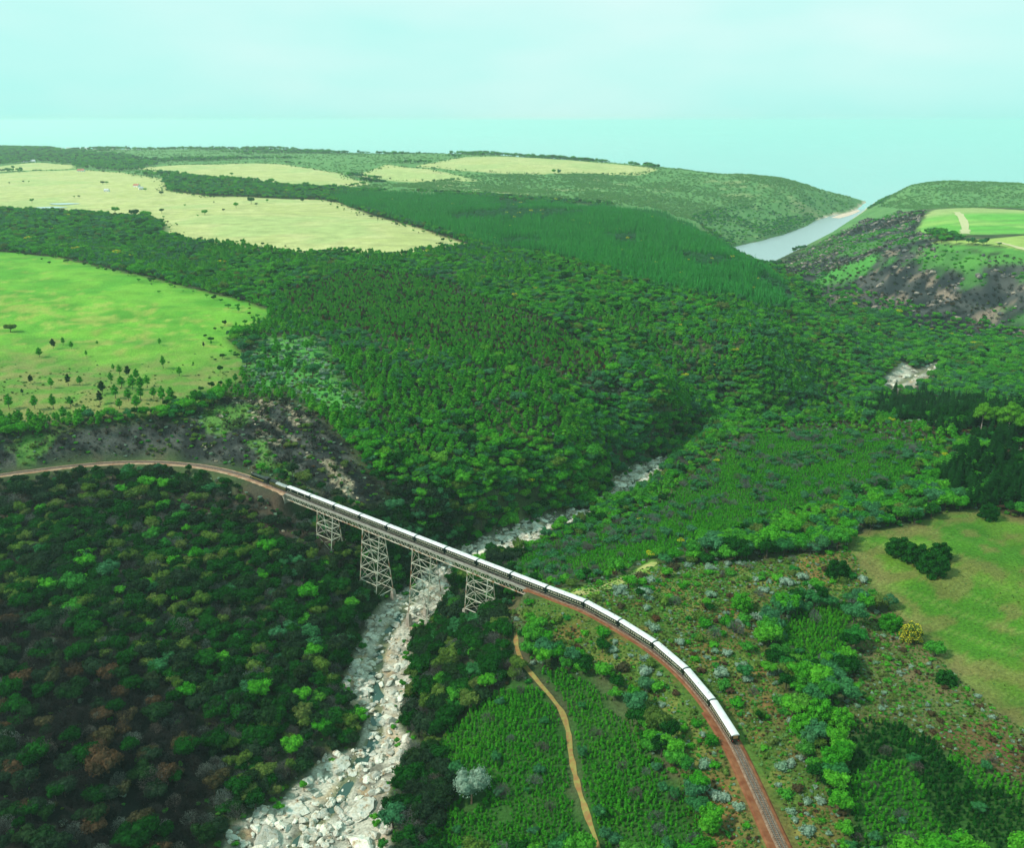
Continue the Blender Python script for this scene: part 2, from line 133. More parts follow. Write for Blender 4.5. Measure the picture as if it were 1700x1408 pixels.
SPOT_PINE = [(-362.7, 696.4, 8),(-359.6, 706.7, 7.5),(-348.7, 697.2, 7),(-363.1, 674.7, 9),(-333.2, 708.3, 4),(-329.2, 679.3, 5),(-283.1, 708.9, 6),(-247.2, 706.4, 4.5),(-243.8, 714.9, 4),(-257.9, 647.0, 9),(-240.1, 629.9, 8),(-255.6, 833.5, 6),(-229.6, 791.9, 6),(-242.3, 779.9, 5),(-234.3, 763.0, 7),(-218.2, 752.6, 9),(-227.1, 765.5, 6),(-204.8, 668.8, 6),(-193.8, 673.6, 4.5),(-193.6, 688.9, 6),(-215.1, 727.9, 6),(-334.3, 604.3, 6),(-315.7, 594.9, 8),(-321.9, 551.8, 9),(-305.5, 551.8, 9),(-294.9, 553.8, 10),(-285.3, 557.1, 8),(-299.1, 601.8, 8),(-307.4, 602.1, 8),(-253.3, 785.4, 4),(-201.6, 782.2, 9),(-198.0, 736.9, 8),(-213.3, 787.7, 7),(-292.6, 641.1, 6),(-283.7, 630.7, 9),(-274.4, 623.1, 9),(-264.9, 614.6, 9),(-278.2, 603.4, 8),(-268.3, 596.9, 10),(-258.6, 591.2, 10),(-253.0, 591.7, 10),(-251.9, 599.9, 9),(-272.9, 577.3, 9),(-260.7, 568.4, 10),(-251.2, 565.7, 10),(-243.3, 566.8, 10),(-236.9, 572.1, 9),(-228.5, 564.5, 10),(-225.1, 570.5, 10),(-266.0, 557.7, 9),(-251.5, 552.1, 9),(-241.1, 553.5, 10),(-209.3, 568.7, 9),(-206.4, 573.0, 8),(-281.2, 538.6, 9),(-269.0, 541.2, 8),(-327.2, 578.8, 4),(-238.8, 656.1, 3.5),(-180.2, 756.9, 8),(-190.3, 786.0, 8),(-172.7, 747.9, 8)]
SPOT_FIELDTREE = [(-1052.1, 2397.5, 9),(-1043.6, 2403.7, 7),(-1125.5, 2893.1, 8),(-996.6, 1924.8, 8),(-938.3, 2012.7, 6),(-948.5, 2012.7, 4),(-783.1, 2076.2, 8),(-861.6, 2187.6, 7),(-524.8, 1864.8, 12),(-529.0, 1775.3, 9),(-503.8, 1826.6, 6),(-497.1, 1883.1, 7),(-432.2, 1913.7, 6),(-554.0, 1664.9, 9),(-539.8, 1729.0, 5),(-556.9, 1635.2, 4),(-647.7, 1708.5, 9),(-728.4, 1695.9, 14),(-680.7, 1664.3, 13),(-645.5, 1623.3, 15),(-606.6, 1503.3, 14),(-583.3, 1469.9, 13),(-574.4, 1503.7, 8),(-785.3, 2623.2, 11),(-610.4, 1897.7, 3),(-650.6, 1842.0, 4),(-1299.2, 2482.7, 5),(-1284.6, 2481.8, 4),(-1301.1, 2416.0, 5)]
SPOT_FIELDBUSH = [(-425.3, 751.5, 9)]
SPOT_COTTAGE = [(-919.5, 2284.4, 12),(-949.4, 2180.9, 9),(-1357.3, 2952.5, 16),(-1801.3, 3527.9, 18),(-1813.8, 3497.3, 16),(-883.3, 2217.8, 8)]
SPOT_TOWN = [(-4560.0, 9411.3, 8),(-4518.0, 9411.3, 9),(-4476.0, 9411.3, 10),(-4434.0, 9411.3, 11),(-4392.0, 9411.3, 12),(-4350.0, 9411.3, 8),(-4308.0, 9411.3, 9),(-4266.0, 9411.3, 10),(-4224.0, 9411.3, 11),(-4182.0, 9411.3, 12),(-4140.0, 9411.3, 8),(-4098.0, 9411.3, 9),(-4056.0, 9411.3, 10),(-4014.0, 9411.3, 11),(-3972.0, 9411.3, 12),(-3930.0, 9411.3, 8),(-3888.0, 9411.3, 9),(-3846.0, 9411.3, 10),(-3804.0, 9411.3, 11),(-3762.0, 9411.3, 12),(-3720.0, 9411.3, 8),(-3678.0, 9411.3, 9),(-3636.0, 9411.3, 10),(-3594.0, 9411.3, 11),(-3552.0, 9411.3, 12),(-4560.0, 9407.5, 8),(-4518.0, 9407.5, 9),(-4476.0, 9407.5, 10),(-4434.0, 9407.5, 11),(-4392.0, 9407.5, 12),(-4350.0, 9407.5, 8),(-4308.0, 9407.5, 9),(-4266.0, 9407.5, 10),(-4224.0, 9407.5, 11),(-4182.0, 9407.5, 12),(-4140.0, 9407.5, 8),(-4098.0, 9407.5, 9),(-4056.0, 9407.5, 10),(-4014.0, 9407.5, 11),(-3972.0, 9407.5, 12),(-3930.0, 9407.5, 8),(-3888.0, 9407.5, 9),(-3846.0, 9407.5, 10),(-3804.0, 9407.5, 11),(-3762.0, 9407.5, 12),(-3720.0, 9407.5, 8),(-3678.0, 9407.5, 9),(-3636.0, 9407.5, 10),(-3594.0, 9407.5, 11),(-3552.0, 9407.5, 12),(-2322.1, 4788.7, 8),(-2318.1, 4824.9, 9),(-2305.4, 4843.4, 10),(-2289.8, 4856.3, 11),(-2271.4, 4863.3, 12),(-2253.0, 4870.4, 8),(-2236.2, 4881.2, 9),(-4266.0, 9403.7, 10),(-2254.1, 5018.2, 11),(-2245.6, 5049.6, 12),(-2141.9, 4865.2, 8),(-2099.3, 4817.4, 9),(-2081.6, 4826.1, 10),(-2062.0, 4830.7, 11),(-2040.8, 4831.5, 12),(-2017.6, 4827.7, 8),(-1967.6, 4758.8, 9),(-1944.3, 4754.0, 10),(-1925.2, 4759.1, 11),(-1906.0, 4764.4, 12),(-1873.7, 4736.4, 8),(-1854.8, 4742.2, 9),(-1839.0, 4756.1, 10),(-1822.6, 4768.8, 11),(-1805.8, 4780.9, 12)]
SPOT_POND = [(-913.2, 1830.1, 30),(-921.4, 1906.2, 30)]
SPOT_MEADOWTREE = [(174.9, 368.2, 10),(179.6, 361.3, 9.5),(181.0, 348.1, 11),(190.2, 361.6, 8),(143.8, 357.1, 8.5),(150.0, 313.6, 7.5),(151.4, 337.1, 4.5),(103.6, 257.1, 8.5),(96.3, 252.5, 7),(109.5, 253.7, 7),(153.5, 273.9, 6),(235.8, 409.4, 8),(96.3, 335.5, 8),(139.6, 428.9, 8)]
SPOT_ACACIA = [(153.5, 303.1, 8.5)]
SPOT_GUM = [(307.7, 560.9, 20),(315.9, 544.0, 26),(320.1, 531.8, 24),(317.3, 564.4, 15)]
SPOT_PALETREE = [(-13.7, 249.0, 11)]
SPOT_BAREBUSH = [(89.1, 315.3, 7),(138.9, 379.6, 7),(69.3, 340.1, 5),(252.1, 608.1, 9),(80.1, 312.9, 5),(-33.0, 250.0, 6)]
SPOT_SLAB = [(-76.6, 259.0, 11),(-53.2, 259.0, 15),(-50.7, 243.4, 14),(-66.4, 284.2, 11),(-82.8, 242.5, 13),(-67.7, 246.8, 7),(-46.1, 269.8, 6),(-51.2, 322.3, 8),(-49.9, 354.9, 9),(-63.0, 344.9, 6),(-52.1, 314.1, 8),(-60.1, 280.4, 6),(0.0, 507.6, 6),(17.2, 521.7, 9),(76.4, 596.1, 13),(106.5, 643.2, 13),(85.7, 588.4, 14),(87.5, 616.1, 15),(94.3, 627.9, 9),(-7.4, 502.8, 8),(7.6, 523.2, 8),(43.4, 541.4, 8),(412.8, 918.9, 15),(388.6, 882.6, 14),(399.8, 872.6, 12),(-88.4, 255.8, 8),(-66.9, 380.7, 7),(-68.5, 354.0, 6)]

# ------------------------------------------------------------------ the lie of the land (metres, z = 0 is the sea)
def _hash(ix, iy, seed):
    h = (ix.astype(np.int64) * 374761393 + iy.astype(np.int64) * 668265263 + seed * 1442695041) & 0x7fffffff
    h = ((h ^ (h >> 13)) * 1274126177) & 0x7fffffff
    return ((h ^ (h >> 16)) & 0xffff) / 65535.0

def vnoise(x, y, seed=0):
    ix, iy = np.floor(x), np.floor(y)
    fx, fy = x - ix, y - iy
    fx, fy = fx * fx * (3 - 2 * fx), fy * fy * (3 - 2 * fy)
    a, b = _hash(ix, iy, seed), _hash(ix + 1, iy, seed)
    c_, d = _hash(ix, iy + 1, seed), _hash(ix + 1, iy + 1, seed)
    return (a * (1 - fx) + b * fx) * (1 - fy) + (c_ * (1 - fx) + d * fx) * fy

def fbm(x, y, scale, octaves=4, seed=0):
    out, amp, tot = 0, 1.0, 0
    for k in range(octaves):
        out = out + amp * vnoise(x / scale + 17.3 * k, y / scale - 9.1 * k, seed + k)
        tot += amp
        amp *= 0.5
        scale *= 0.5
    return out / tot

def smooth(a, b, v):
    t = np.clip((v - a) / (b - a), 0, 1)
    return t * t * (3 - 2 * t)

def seg_dist(x, y, line, closed=False):
    """distance to a polyline, and the value of its last column at the nearest point"""
    L = np.asarray(line, float)
    if closed:
        L = np.vstack([L, L[:1]])
    best = np.full(x.shape, 1e12)
    val = np.zeros(x.shape)
    for i in range(len(L) - 1):
        ax, ay = L[i, 0], L[i, 1]
        dx, dy = L[i + 1, 0] - ax, L[i + 1, 1] - ay
        t = np.clip(((x - ax) * dx + (y - ay) * dy) / max(dx * dx + dy * dy, 1e-9), 0, 1)
        d = (x - ax - t * dx) ** 2 + (y - ay - t * dy) ** 2
        m = d < best
        best = np.where(m, d, best)
        val = np.where(m, L[i, -1] + t * (L[i + 1, -1] - L[i, -1]), val)
    return np.sqrt(best), val

def inside(x, y, poly):
    r = np.zeros(x.shape, bool)
    n = len(poly)
    for i in range(n):
        x0, y0 = poly[i][:2]
        x1, y1 = poly[(i + 1) % n][:2]
        if y0 == y1:
            continue
        cr = ((y0 > y) != (y1 > y)) & (x < (x1 - x0) * (y - y0) / (y1 - y0) + x0)
        r ^= cr
    return r

def sd(x, y, poly):
    """signed distance to a polygon, negative inside"""
    d, _ = seg_dist(x, y, [(p[0], p[1], 0) for p in poly], True)
    return np.where(inside(x, y, poly), -d, d)

def _warp(x, y):
    return np.stack([x / y, np.log(y)], -1)

_C = np.array(CTRL, float)
_W = _warp(_C[:, 0], _C[:, 1])
_n = len(_C)
_M = np.ones((_n + 1, _n + 1))
_M[:_n, :_n] = np.sqrt(((_W[:, None] - _W[None]) ** 2).sum(2) + 0.0004) - np.eye(_n) * 0.004
_M[_n, _n] = 0
_w = np.linalg.solve(_M, np.r_[_C[:, 2], 0])

def base(x, y):
    out = np.empty(x.shape)
    fx, fy, fo = x.ravel(), y.ravel(), out.ravel()
    for i in range(0, fx.size, 16384):
        q = _warp(fx[i:i + 16384], fy[i:i + 16384]).astype(np.float32)
        d = np.sqrt((q[:, None, 0] - _W[None, :, 0].astype(np.float32)) ** 2 + (q[:, None, 1] - _W[None, :, 1].astype(np.float32)) ** 2 + np.float32(0.0004))
        fo[i:i + 16384] = d.astype(np.float64) @ _w[:-1] + _w[-1]
    return fo.reshape(x.shape)

RAIL_Z = 80.0
def catmull(pts, step):
    P_ = [np.array(p, float) for p in pts]
    P_ = [2 * P_[0] - P_[1]] + P_ + [2 * P_[-1] - P_[-2]]
    out = []
    for i in range(1, len(P_) - 2):
        p0, p1, p2, p3 = P_[i - 1:i + 3]
        n = max(2, int(np.linalg.norm(p2 - p1) / step))
        for k in range(n):
            t = k / n
            out.append(0.5 * (2 * p1 + (p2 - p0) * t + (2 * p0 - 5 * p1 + 4 * p2 - p3) * t * t + (3 * p1 - p0 - 3 * p2 + p3) * t ** 3))
    out.append(P_[-2])
    return np.array(out)

TRACK_LINE = catmull(TRACK, 4.0)
_cut = [(p[0], p[1], 0) for p in TRACK_LINE]
B0, B1 = np.array(BRIDGE[0]), np.array(BRIDGE[1])           # abutments
BU = (B1 - B0) / np.linalg.norm(B1 - B0)
BN = np.array([BU[1], -BU[0]])                              # towards the near side
if BN[1] > 0:
    BN = -BN
BLEN = float(np.linalg.norm(B1 - B0))

def height(x, y, rough=True):
    x, y = np.asarray(x, float), np.asarray(y, float)
    z = base(x, y)
    dr, bed = seg_dist(x, y, RIVER)
    dt, _ = seg_dist(x, y, _cut)
    if rough:
        near = smooth(1500, 500, y)
        amp = 1.0 + 3.0 * smooth(500, 2500, y)
        sc = 26.0
        n1 = fbm(x, y, sc, 3, 3) - 0.5
        n2 = fbm(x, y, 160.0, 3, 9) - 0.5
        n3 = fbm(x, y, 5.0, 2, 21) - 0.5
        k = smooth(4, 22, dt) * smooth(0, 4, z)
        fold = 1 - np.abs(2 * fbm(x * 0.8 + y * 0.35, y * 0.55 - x * 0.3, 85.0, 3, 131) - 1) * 2.0
        z = z + k * 9.0 * (fold - 0.55) * smooth(540, 640, y) * smooth(1500, 1100, y) * smooth(95, 88, z) * smooth(24, 40, z)
        z = z + k * (near * 4.0 * n1 + near * 1.0 * n3 + amp * 2.2 * n2 * smooth(500, 1100, y))
    # river bed
    hw = 6.5 + 3.0 * fbm(x, y, 40.0, 2, 5)
    t = smooth(hw, hw * 2.2, dr)
    on = smooth(1500, 1300, y)
    rb = bed + 0.03 * dr + (0.9 * (fbm(x, y, 6.0, 3, 31) - 0.45) if rough else 0)
    # the channel itself
    if rough:
        rb = rb + 1.5 * (fbm(x, y, 7.0, 2, 35) - 0.5)
    rb = rb - 0.8 * smooth(5.0, 1.6, dr)
    z = np.where(on > 0, z * (1 - on * (1 - t)) + rb * on * (1 - t), z)
    # lagoon
    dl = sd(x, y, LAGOON)
    z = np.where(dl < 0, -3.0, np.minimum(z, np.maximum(0.3, 0.62 * dl) + 0.0))
    z = np.where((dl >= 0) & (dl < 14) & (y > 1500), np.minimum(z, 0.2 + 0.62 * dl), z)
    # track formation (not across the viaduct)
    s = (x - B0[0]) * BU[0] + (y - B0[1]) * BU[1]
    span = smooth(-2, 3, s) * smooth(BLEN + 2, BLEN - 3, s) * (dt < 60)
    f = smooth(11.0, 4.8, dt) * (1 - span)
    z = z * (1 - f) + (RAIL_Z - 0.72) * f
    # clear the ground under the viaduct
    lim = RAIL_Z - 6.0 - 0 * dt
    z = np.where((span > 0.5) & (dt < 14), np.minimum(z, np.where((s < 6) | (s > BLEN - 6), RAIL_Z - 2.5, lim)), z)
    # quiet ground in the mown fields
    return z

# ------------------------------------------------------------------ helpers
def tag(o, label=None, cat=None, group=None, kind=None):
    if label: o['label'] = label
    if cat: o['category'] = cat
    if group: o['group'] = group
    if kind: o['kind'] = kind
    return o

def mesh_of(name, verts, faces, mats=(), mat_idx=None, smooth_shade=False):
    me = bpy.data.meshes.new(name)
    me.from_pydata([tuple(map(float, v)) for v in verts], [], faces)
    for m in mats:
        me.materials.append(m)
    if mat_idx is not None:
        me.polygons.foreach_set('material_index', np.array(mat_idx, np.int32))
    if smooth_shade:
        me.polygons.foreach_set('use_smooth', np.ones(len(me.polygons), bool))
    me.update()
    return me

def link(name, data, parent=None, loc=None, rot=None):
    o = bpy.data.objects.new(name, data)
    COL.objects.link(o)
    if parent is not None:
        o.parent = parent
    if loc is not None:
        o.location = loc
    if rot is not None:
        o.rotation_euler = rot
    return o

def new_mat(name, rough=0.8, spec=0.25):
    m = bpy.data.materials.new(name)
    m.use_nodes = True
    b = m.node_tree.nodes['Principled BSDF']
    b.inputs['Roughness'].default_value = rough
    b.inputs['Specular IOR Level'].default_value = spec
    return m, m.node_tree, b

def noise_mat(name, c1, c2, scale=1.0, rough=0.8, spec=0.25, metal=0.0, detail=3, bump=0.0, lo=0.35, hi=0.65):
    """two colours mottled in object space"""
    m, t, b = new_mat(name, rough, spec)
    tc = t.nodes.new('ShaderNodeTexCoord')
    n = t.nodes.new('ShaderNodeTexNoise')
    n.inputs['Scale'].default_value = scale
    n.inputs['Detail'].default_value = detail
    r = t.nodes.new('ShaderNodeValToRGB')
    r.color_ramp.elements[0].position, r.color_ramp.elements[1].position = lo, hi
    r.color_ramp.elements[0].color, r.color_ramp.elements[1].color = (*c1, 1), (*c2, 1)
    t.links.new(tc.outputs['Object'], n.inputs['Vector'])
    t.links.new(n.outputs['Fac'], r.inputs['Fac'])
    t.links.new(r.outputs['Color'], b.inputs['Base Color'])
    b.inputs['Metallic'].default_value = metal
    if bump:
        bp = t.nodes.new('ShaderNodeBump')
        bp.inputs['Strength'].default_value = bump
        bp.inputs['Distance'].default_value = 0.3
        t.links.new(n.outputs['Fac'], bp.inputs['Height'])
        t.links.new(bp.outputs['Normal'], b.inputs['Normal'])
    return m

# ------------------------------------------------------------------ ground
NU, NR = 560, 660
_u = np.linspace(-1.1, 1.1, NU)
_r = np.geomspace(52, 9800, NR)
GX = _u[None, :] * _r[:, None]
GY = np.repeat(_r[:, None], NU, 1)
GZ = height(GX, GY)

def ground_colour(x, y, z):
    """what grows or lies on the ground there (albedo)"""
    n1, n2, n3 = fbm(x, y, 30, 4, 41), fbm(x, y, 9, 3, 43), fbm(x, y, 130, 3, 47)
    far = smooth(900, 2200, y)
    def C3(c): return np.array(c)[None, None, :] if x.ndim == 2 else np.array(c)[None, :]
    def mixc(c, new, f):
        return c * (1 - f[..., None]) + new * f[..., None]
    def two(a, b, f):
        return C3(a) * (1 - f[..., None]) + C3(b) * f[..., None]
    jag = (n2 - 0.5) * 6 * (1 + 2 * far) + (n1 - 0.5) * 10 * (1 + 4 * far)
    def zone(poly, soft=3.0, j=1.0):
        d = sd(x, y, poly) + jag * j
        return smooth(soft, -soft, d)
    col = two((0.030, 0.055, 0.018), (0.060, 0.085, 0.030), smooth(0.35, 0.65, n1))
    col = mixc(col, C3((0.075, 0.055, 0.035)), 0.6 * smooth(0.55, 0.75, n2))
    # far plateau: scrub and rough pasture
    scrub = two((0.075, 0.19, 0.05), (0.12, 0.24, 0.07), smooth(0.35, 0.65, n2 * 0.5 + n1 * 0.5))
    col = mixc(col, scrub, smooth(1900, 2300, y))
    for p in (HEADLAND, HEADLAND_EAST):
        col = mixc(col, scrub, zone(p, 8))
    col = mixc(col, C3((0.24, 0.27, 0.11)), zone(HEADLAND, 8) * smooth(0.56, 0.70, n3 * 0.6 + n1 * 0.4) * 0.8)
    # fields
    tan_ = two((0.39, 0.40, 0.15), (0.47, 0.45, 0.20), smooth(0.3, 0.7, n1 * .5 + n3 * .5))
    tan_ = mixc(tan_, C3((0.32, 0.39, 0.14)), 0.7 * smooth(0.50, 0.68, n3))
    tan_ = tan_ * (1 - 0.16 * (smooth(0.86, 1.0, np.sin((y + 0.18 * x + 60 * n3) / 11.0)) * smooth(1100, 1250, y) * smooth(2000, 1700, y)))[..., None]
    for p in (TAN_FIELD, FAR_FIELD_A, FAR_FIELD_B, FAR_FIELD_C, FAR_FIELD_D):
        col = mixc(col, tan_, zone(p, 5, 0.5))
    green = two((0.085, 0.27, 0.022), (0.14, 0.33, 0.03), smooth(0.35, 0.65, n1))
    green = mixc(green, C3((0.27, 0.32, 0.06)), 0.85 * smooth(0.49, 0.62, n3 * 0.5 + n2 * 0.5))
    low = smooth(770, 600, y + (n1 - 0.5) * 120)
    green = mixc(green, two((0.10, 0.20, 0.03), (0.19, 0.19, 0.06), smooth(0.4, 0.6, n2)), 0.85 * low)
    col = mixc(col, green, zone(GREEN_FIELD, 7, 1.5))
    col = mixc(col, two((0.05, 0.26, 0.04), (0.12, 0.3, 0.06), n2), zone(LIGHT_SLOPE, 9) * 0.9)
    # east side
    burnt = two((0.018, 0.021, 0.024), (0.062, 0.062, 0.058), smooth(0.42, 0.66, n1))
    burnt = mixc(burnt, C3((0.26, 0.19, 0.14)), 0.8 * smooth(0.65, 0.72, fbm(x, y, 22, 4, 77)))
    burnt = mixc(burnt, C3((0.06, 0.17, 0.035)), 0.9 * smooth(0.55, 0.64, fbm(x, y, 70, 3, 71)))
    col = mixc(col, burnt, zone(BURNT_HILL, 10))
    egr = two((0.12, 0.36, 0.05), (0.25, 0.40, 0.09), smooth(0.4, 0.6, n3))
    col = mixc(col, C3((0.08, 0.23, 0.04)), zone(EAST_GREEN, 9) * smooth(0.35, 0.55, n1))
    col = mixc(col, C3((0.07, 0.26, 0.04)), zone(GREEN_STREAK, 10, 2) * 0.9)
    rows = 0.5 + 0.5 * np.sin(y / 9.0)
    col = mixc(col, mixc(egr, C3((0.33, 0.36, 0.14)), smooth(1720, 1800, y) * 0.8), zone(EAST_FIELD_A, 4, 0.3))
    col = mixc(col, C3((0.10, 0.26, 0.05)), zone(EAST_FIELD_A, 4, 0.3) * smooth(0.55, 0.95, rows) * smooth(1740, 1680, y) * 0.7)
    col = mixc(col, two((0.34, 0.40, 0.10), (0.24, 0.36, 0.08), n1), zone(EAST_FIELD_B, 4, 0.3))
    # near east
    mea = two((0.048, 0.145, 0.010), (0.085, 0.175, 0.016), smooth(0.4, 0.6, n1))
    mea = mixc(mea, C3((0.15, 0.12, 0.04)), 0.6 * smooth(0.50, 0.62, n2) + 0 * n1)
    edge = smooth(-13, -1, sd(x, y, MEADOW) + jag)
    mea = mixc(mea, C3((0.15, 0.12, 0.045)), 0.6 * edge * smooth(230, 260, y))
    mea = mixc(mea, C3((0.20, 0.24, 0.06)), 0.35 * smooth(0.75, 1.0, np.sin((x * 0.80 + y * 0.6) / 2.3)) * smooth(0.4, 0.6, n3))
    trs = two((0.12, 0.11, 0.030), (0.075, 0.135, 0.022), smooth(0.40, 0.56, n1))
    trs = mixc(trs, C3((0.20, 0.095, 0.035)), 0.6 * smooth(0.56, 0.68, n2))
    trs = mixc(trs, C3((0.20, 0.18, 0.045)), 0.5 * smooth(0.57, 0.67, fbm(x, y, 7, 3, 88)))
    col = mixc(col, trs, zone(TRACKSIDE, 4, 0.8))
    col = mixc(col, trs * 0.9, smooth(26, 14, seg_dist(x, y, _cut)[0] + jag) * smooth(0, 30, x) * (y < 345))
    scr = two((0.085, 0.11, 0.03), (0.13, 0.105, 0.045), smooth(0.4, 0.6, n2))
    scr = mixc(scr, C3((0.12, 0.045, 0.025)), 0.6 * smooth(0.58, 0.68, n1))
    col = mixc(col, scr, zone(SCRUB_EAST, 4, 0.6))
    col = mixc(col, mea, zone(MEADOW, 2.0, 0.35))
    col = mixc(col, C3((0.16, 0.30, 0.03)), zone(CLEARING, 3, 0.5))
    for p in (SAPLING_SPUR, SAPLING_WEST, SAPLING_EAST, SAPLING_PATCH, SAPLING_CORNER):
        col = mixc(col, two((0.014, 0.075, 0.008), (0.03, 0.085, 0.015), n2), zone(p, 3, 0.6) * 0.9)
    col = mixc(col, two((0.035, 0.025, 0.015), (0.075, 0.035, 0.02), n2), zone(DARK_PINES, 5) * 0.85)
    # burnt ground on the left
    bank = two((0.020, 0.023, 0.022), (0.070, 0.072, 0.062), smooth(0.4, 0.65, n2))
    bank = mixc(bank, C3((0.42, 0.34, 0.22)), 0.85 * smooth(0.60, 0.68, fbm(x + y, (y - x) * 0.35, 9, 3, 91)) * smooth(-190, -120, x + 0.3 * (y - 520)))
    bank = mixc(bank, C3((0.09, 0.21, 0.03)), 0.8 * smooth(0.58, 0.66, fbm(x, y, 26, 3, 93)))
    col = mixc(col, bank, zone(BURNT_BANK, 5))
    col = mixc(col, two((0.03, 0.03, 0.026), (0.085, 0.05, 0.034), n2), zone(BURNT_BELOW, 6) * 0.85)
    col = mixc(col, two((0.006, 0.006, 0.007), (0.018, 0.015, 0.014), n2), zone(BURNT_GULLY, 12) * 0.95)
    col = mixc(col, two((0.05, 0.035, 0.02), (0.035, 0.06, 0.02), n1), zone(BRUSH_BURN, 14) * 0.7)
    sb_, nb_ = (x - B0[0]) * BU[0] + (y - B0[1]) * BU[1], np.abs((x - B0[0]) * BN[0] + (y - B0[1]) * BN[1])
    col = mixc(col, two((0.13, 0.075, 0.04), (0.20, 0.13, 0.075), n2), smooth(12, 7, nb_ + jag) * smooth(BLEN - 60, BLEN - 50, sb_) * smooth(BLEN + 3, BLEN - 3, sb_) * 0.4)
    # river rock
    rock = two((0.17, 0.155, 0.12), (0.44, 0.40, 0.32), smooth(0.35, 0.6, n2))
    rock = mixc(rock, C3((0.42, 0.27, 0.14)), 0.6 * smooth(0.58, 0.70, fbm(x, y, 5, 3, 55)))
    dr, _b = seg_dist(x, y, RIVER)
    bedf = np.maximum(zone(BED_NEAR, 1.6, 0.35) * smooth(np.where(y > 425, 3.6, 6.5), np.where(y > 425, 1.8, 3.0), z - _b), zone(BED_FAR, 3, 0.5))
    col = mixc(col, rock, bedf)
    col = mixc(col, C3((0.16, 0.16, 0.09)), bedf * smooth(3.8, 2.2, dr))
    # beach and sea cliffs
    col = mixc(col, C3((0.62, 0.46, 0.36)), smooth(5.0, 2.0, z) * smooth(2650, 2750, y))
    col = mixc(col, C3((0.55, 0.48, 0.36)), smooth(3300, 3400, y) * smooth(28, 12, z))
    col = mixc(col, C3((0.10, 0.10, 0.06)), smooth(0.7, 0.1, z) * smooth(1500, 1700, y) * smooth(2650, 2500, y))
    # cut banks near the line
    return np.clip(col, 0.005, 0.9)

g_col = ground_colour(GX, GY, GZ)
me = bpy.data.meshes.new('ground')
nv = NU * NR
me.vertices.add(nv)
me.vertices.foreach_set('co', np.stack([GX, GY, GZ], -1).astype(np.float32).ravel())
ii = (np.arange(NR - 1)[:, None] * NU + np.arange(NU - 1)[None, :]).ravel()
quads = np.stack([ii, ii + 1, ii + NU + 1, ii + NU], -1).astype(np.int32)
me.loops.add(quads.size)
me.loops.foreach_set('vertex_index', quads.ravel())
me.polygons.add(len(quads))
me.polygons.foreach_set('loop_start', np.arange(0, quads.size, 4, dtype=np.int32))
me.polygons.foreach_set('use_smooth', np.ones(len(quads), bool))
ca = me.attributes.new('land_cover', 'FLOAT_COLOR', 'POINT')
ca.data.foreach_set('color', np.concatenate([g_col, np.ones((NR, NU, 1))], -1).astype(np.float32).ravel())
me.update()
me.validate()
gm, t, b = new_mat('ground_cover', 0.95, 0.1)
at_ = t.nodes.new('ShaderNodeAttribute'); at_.attribute_name = 'land_cover'
geo = t.nodes.new('ShaderNodeNewGeometry')
def _n(scale, det=4):
    n = t.nodes.new('ShaderNodeTexNoise'); n.inputs['Scale'].default_value = scale; n.inputs['Detail'].default_value = det
    t.links.new(geo.outputs['Position'], n.inputs['Vector']); return n
nA, nB = _n(0.9, 8), _n(0.05, 4)
nA.inputs['Roughness'].default_value = 0.7
mr = t.nodes.new('ShaderNodeMapRange'); mr.inputs[1].default_value = 0.25; mr.inputs[2].default_value = 0.75; mr.inputs[3].default_value = 0.35; mr.inputs[4].default_value = 1.65
mr2 = t.nodes.new('ShaderNodeMapRange'); mr2.inputs[1].default_value = 0.3; mr2.inputs[2].default_value = 0.7; mr2.inputs[3].default_value = 0.85; mr2.inputs[4].default_value = 1.15
t.links.new(nA.outputs['Fac'], mr.inputs[0]); t.links.new(nB.outputs['Fac'], mr2.inputs[0])
mu = t.nodes.new('ShaderNodeMath'); mu.operation = 'MULTIPLY'
t.links.new(mr.outputs[0], mu.inputs[0]); t.links.new(mr2.outputs[0], mu.inputs[1])
vm = t.nodes.new('ShaderNodeVectorMath'); vm.operation = 'SCALE'
t.links.new(at_.outputs['Color'], vm.inputs[0]); t.links.new(mu.outputs[0], vm.inputs['Scale'])
t.links.new(vm.outputs[0], b.inputs['Base Color'])
bp = t.nodes.new('ShaderNodeBump'); bp.inputs['Strength'].default_value = 0.6; bp.inputs['Distance'].default_value = 0.6
t.links.new(nA.outputs['Fac'], bp.inputs['Height']); t.links.new(bp.outputs['Normal'], b.inputs['Normal'])
me.materials.append(gm)
ground = link('ground', me)
tag(ground, 'rolling plateau cut by a wooded river gorge', kind='structure')

def ground_z(x, y):
    """height of the built ground mesh (bilinear on its grid)"""
    x, y = np.asarray(x, float), np.asarray(y, float)
    fr = np.clip((np.log(y) - math.log(_r[0])) / (math.log(_r[-1]) - math.log(_r[0])) * (NR - 1), 0, NR - 1.001)
    fu = np.clip((x / y + 1.1) / 2.2 * (NU - 1), 0, NU - 1.001)
    i, j = fr.astype(int), fu.astype(int)
    a, c_ = fr - i, fu - j
    return (GZ[i, j] * (1 - a) * (1 - c_) + GZ[i + 1, j] * a * (1 - c_) + GZ[i, j + 1] * (1 - a) * c_ + GZ[i + 1, j + 1] * a * c_)

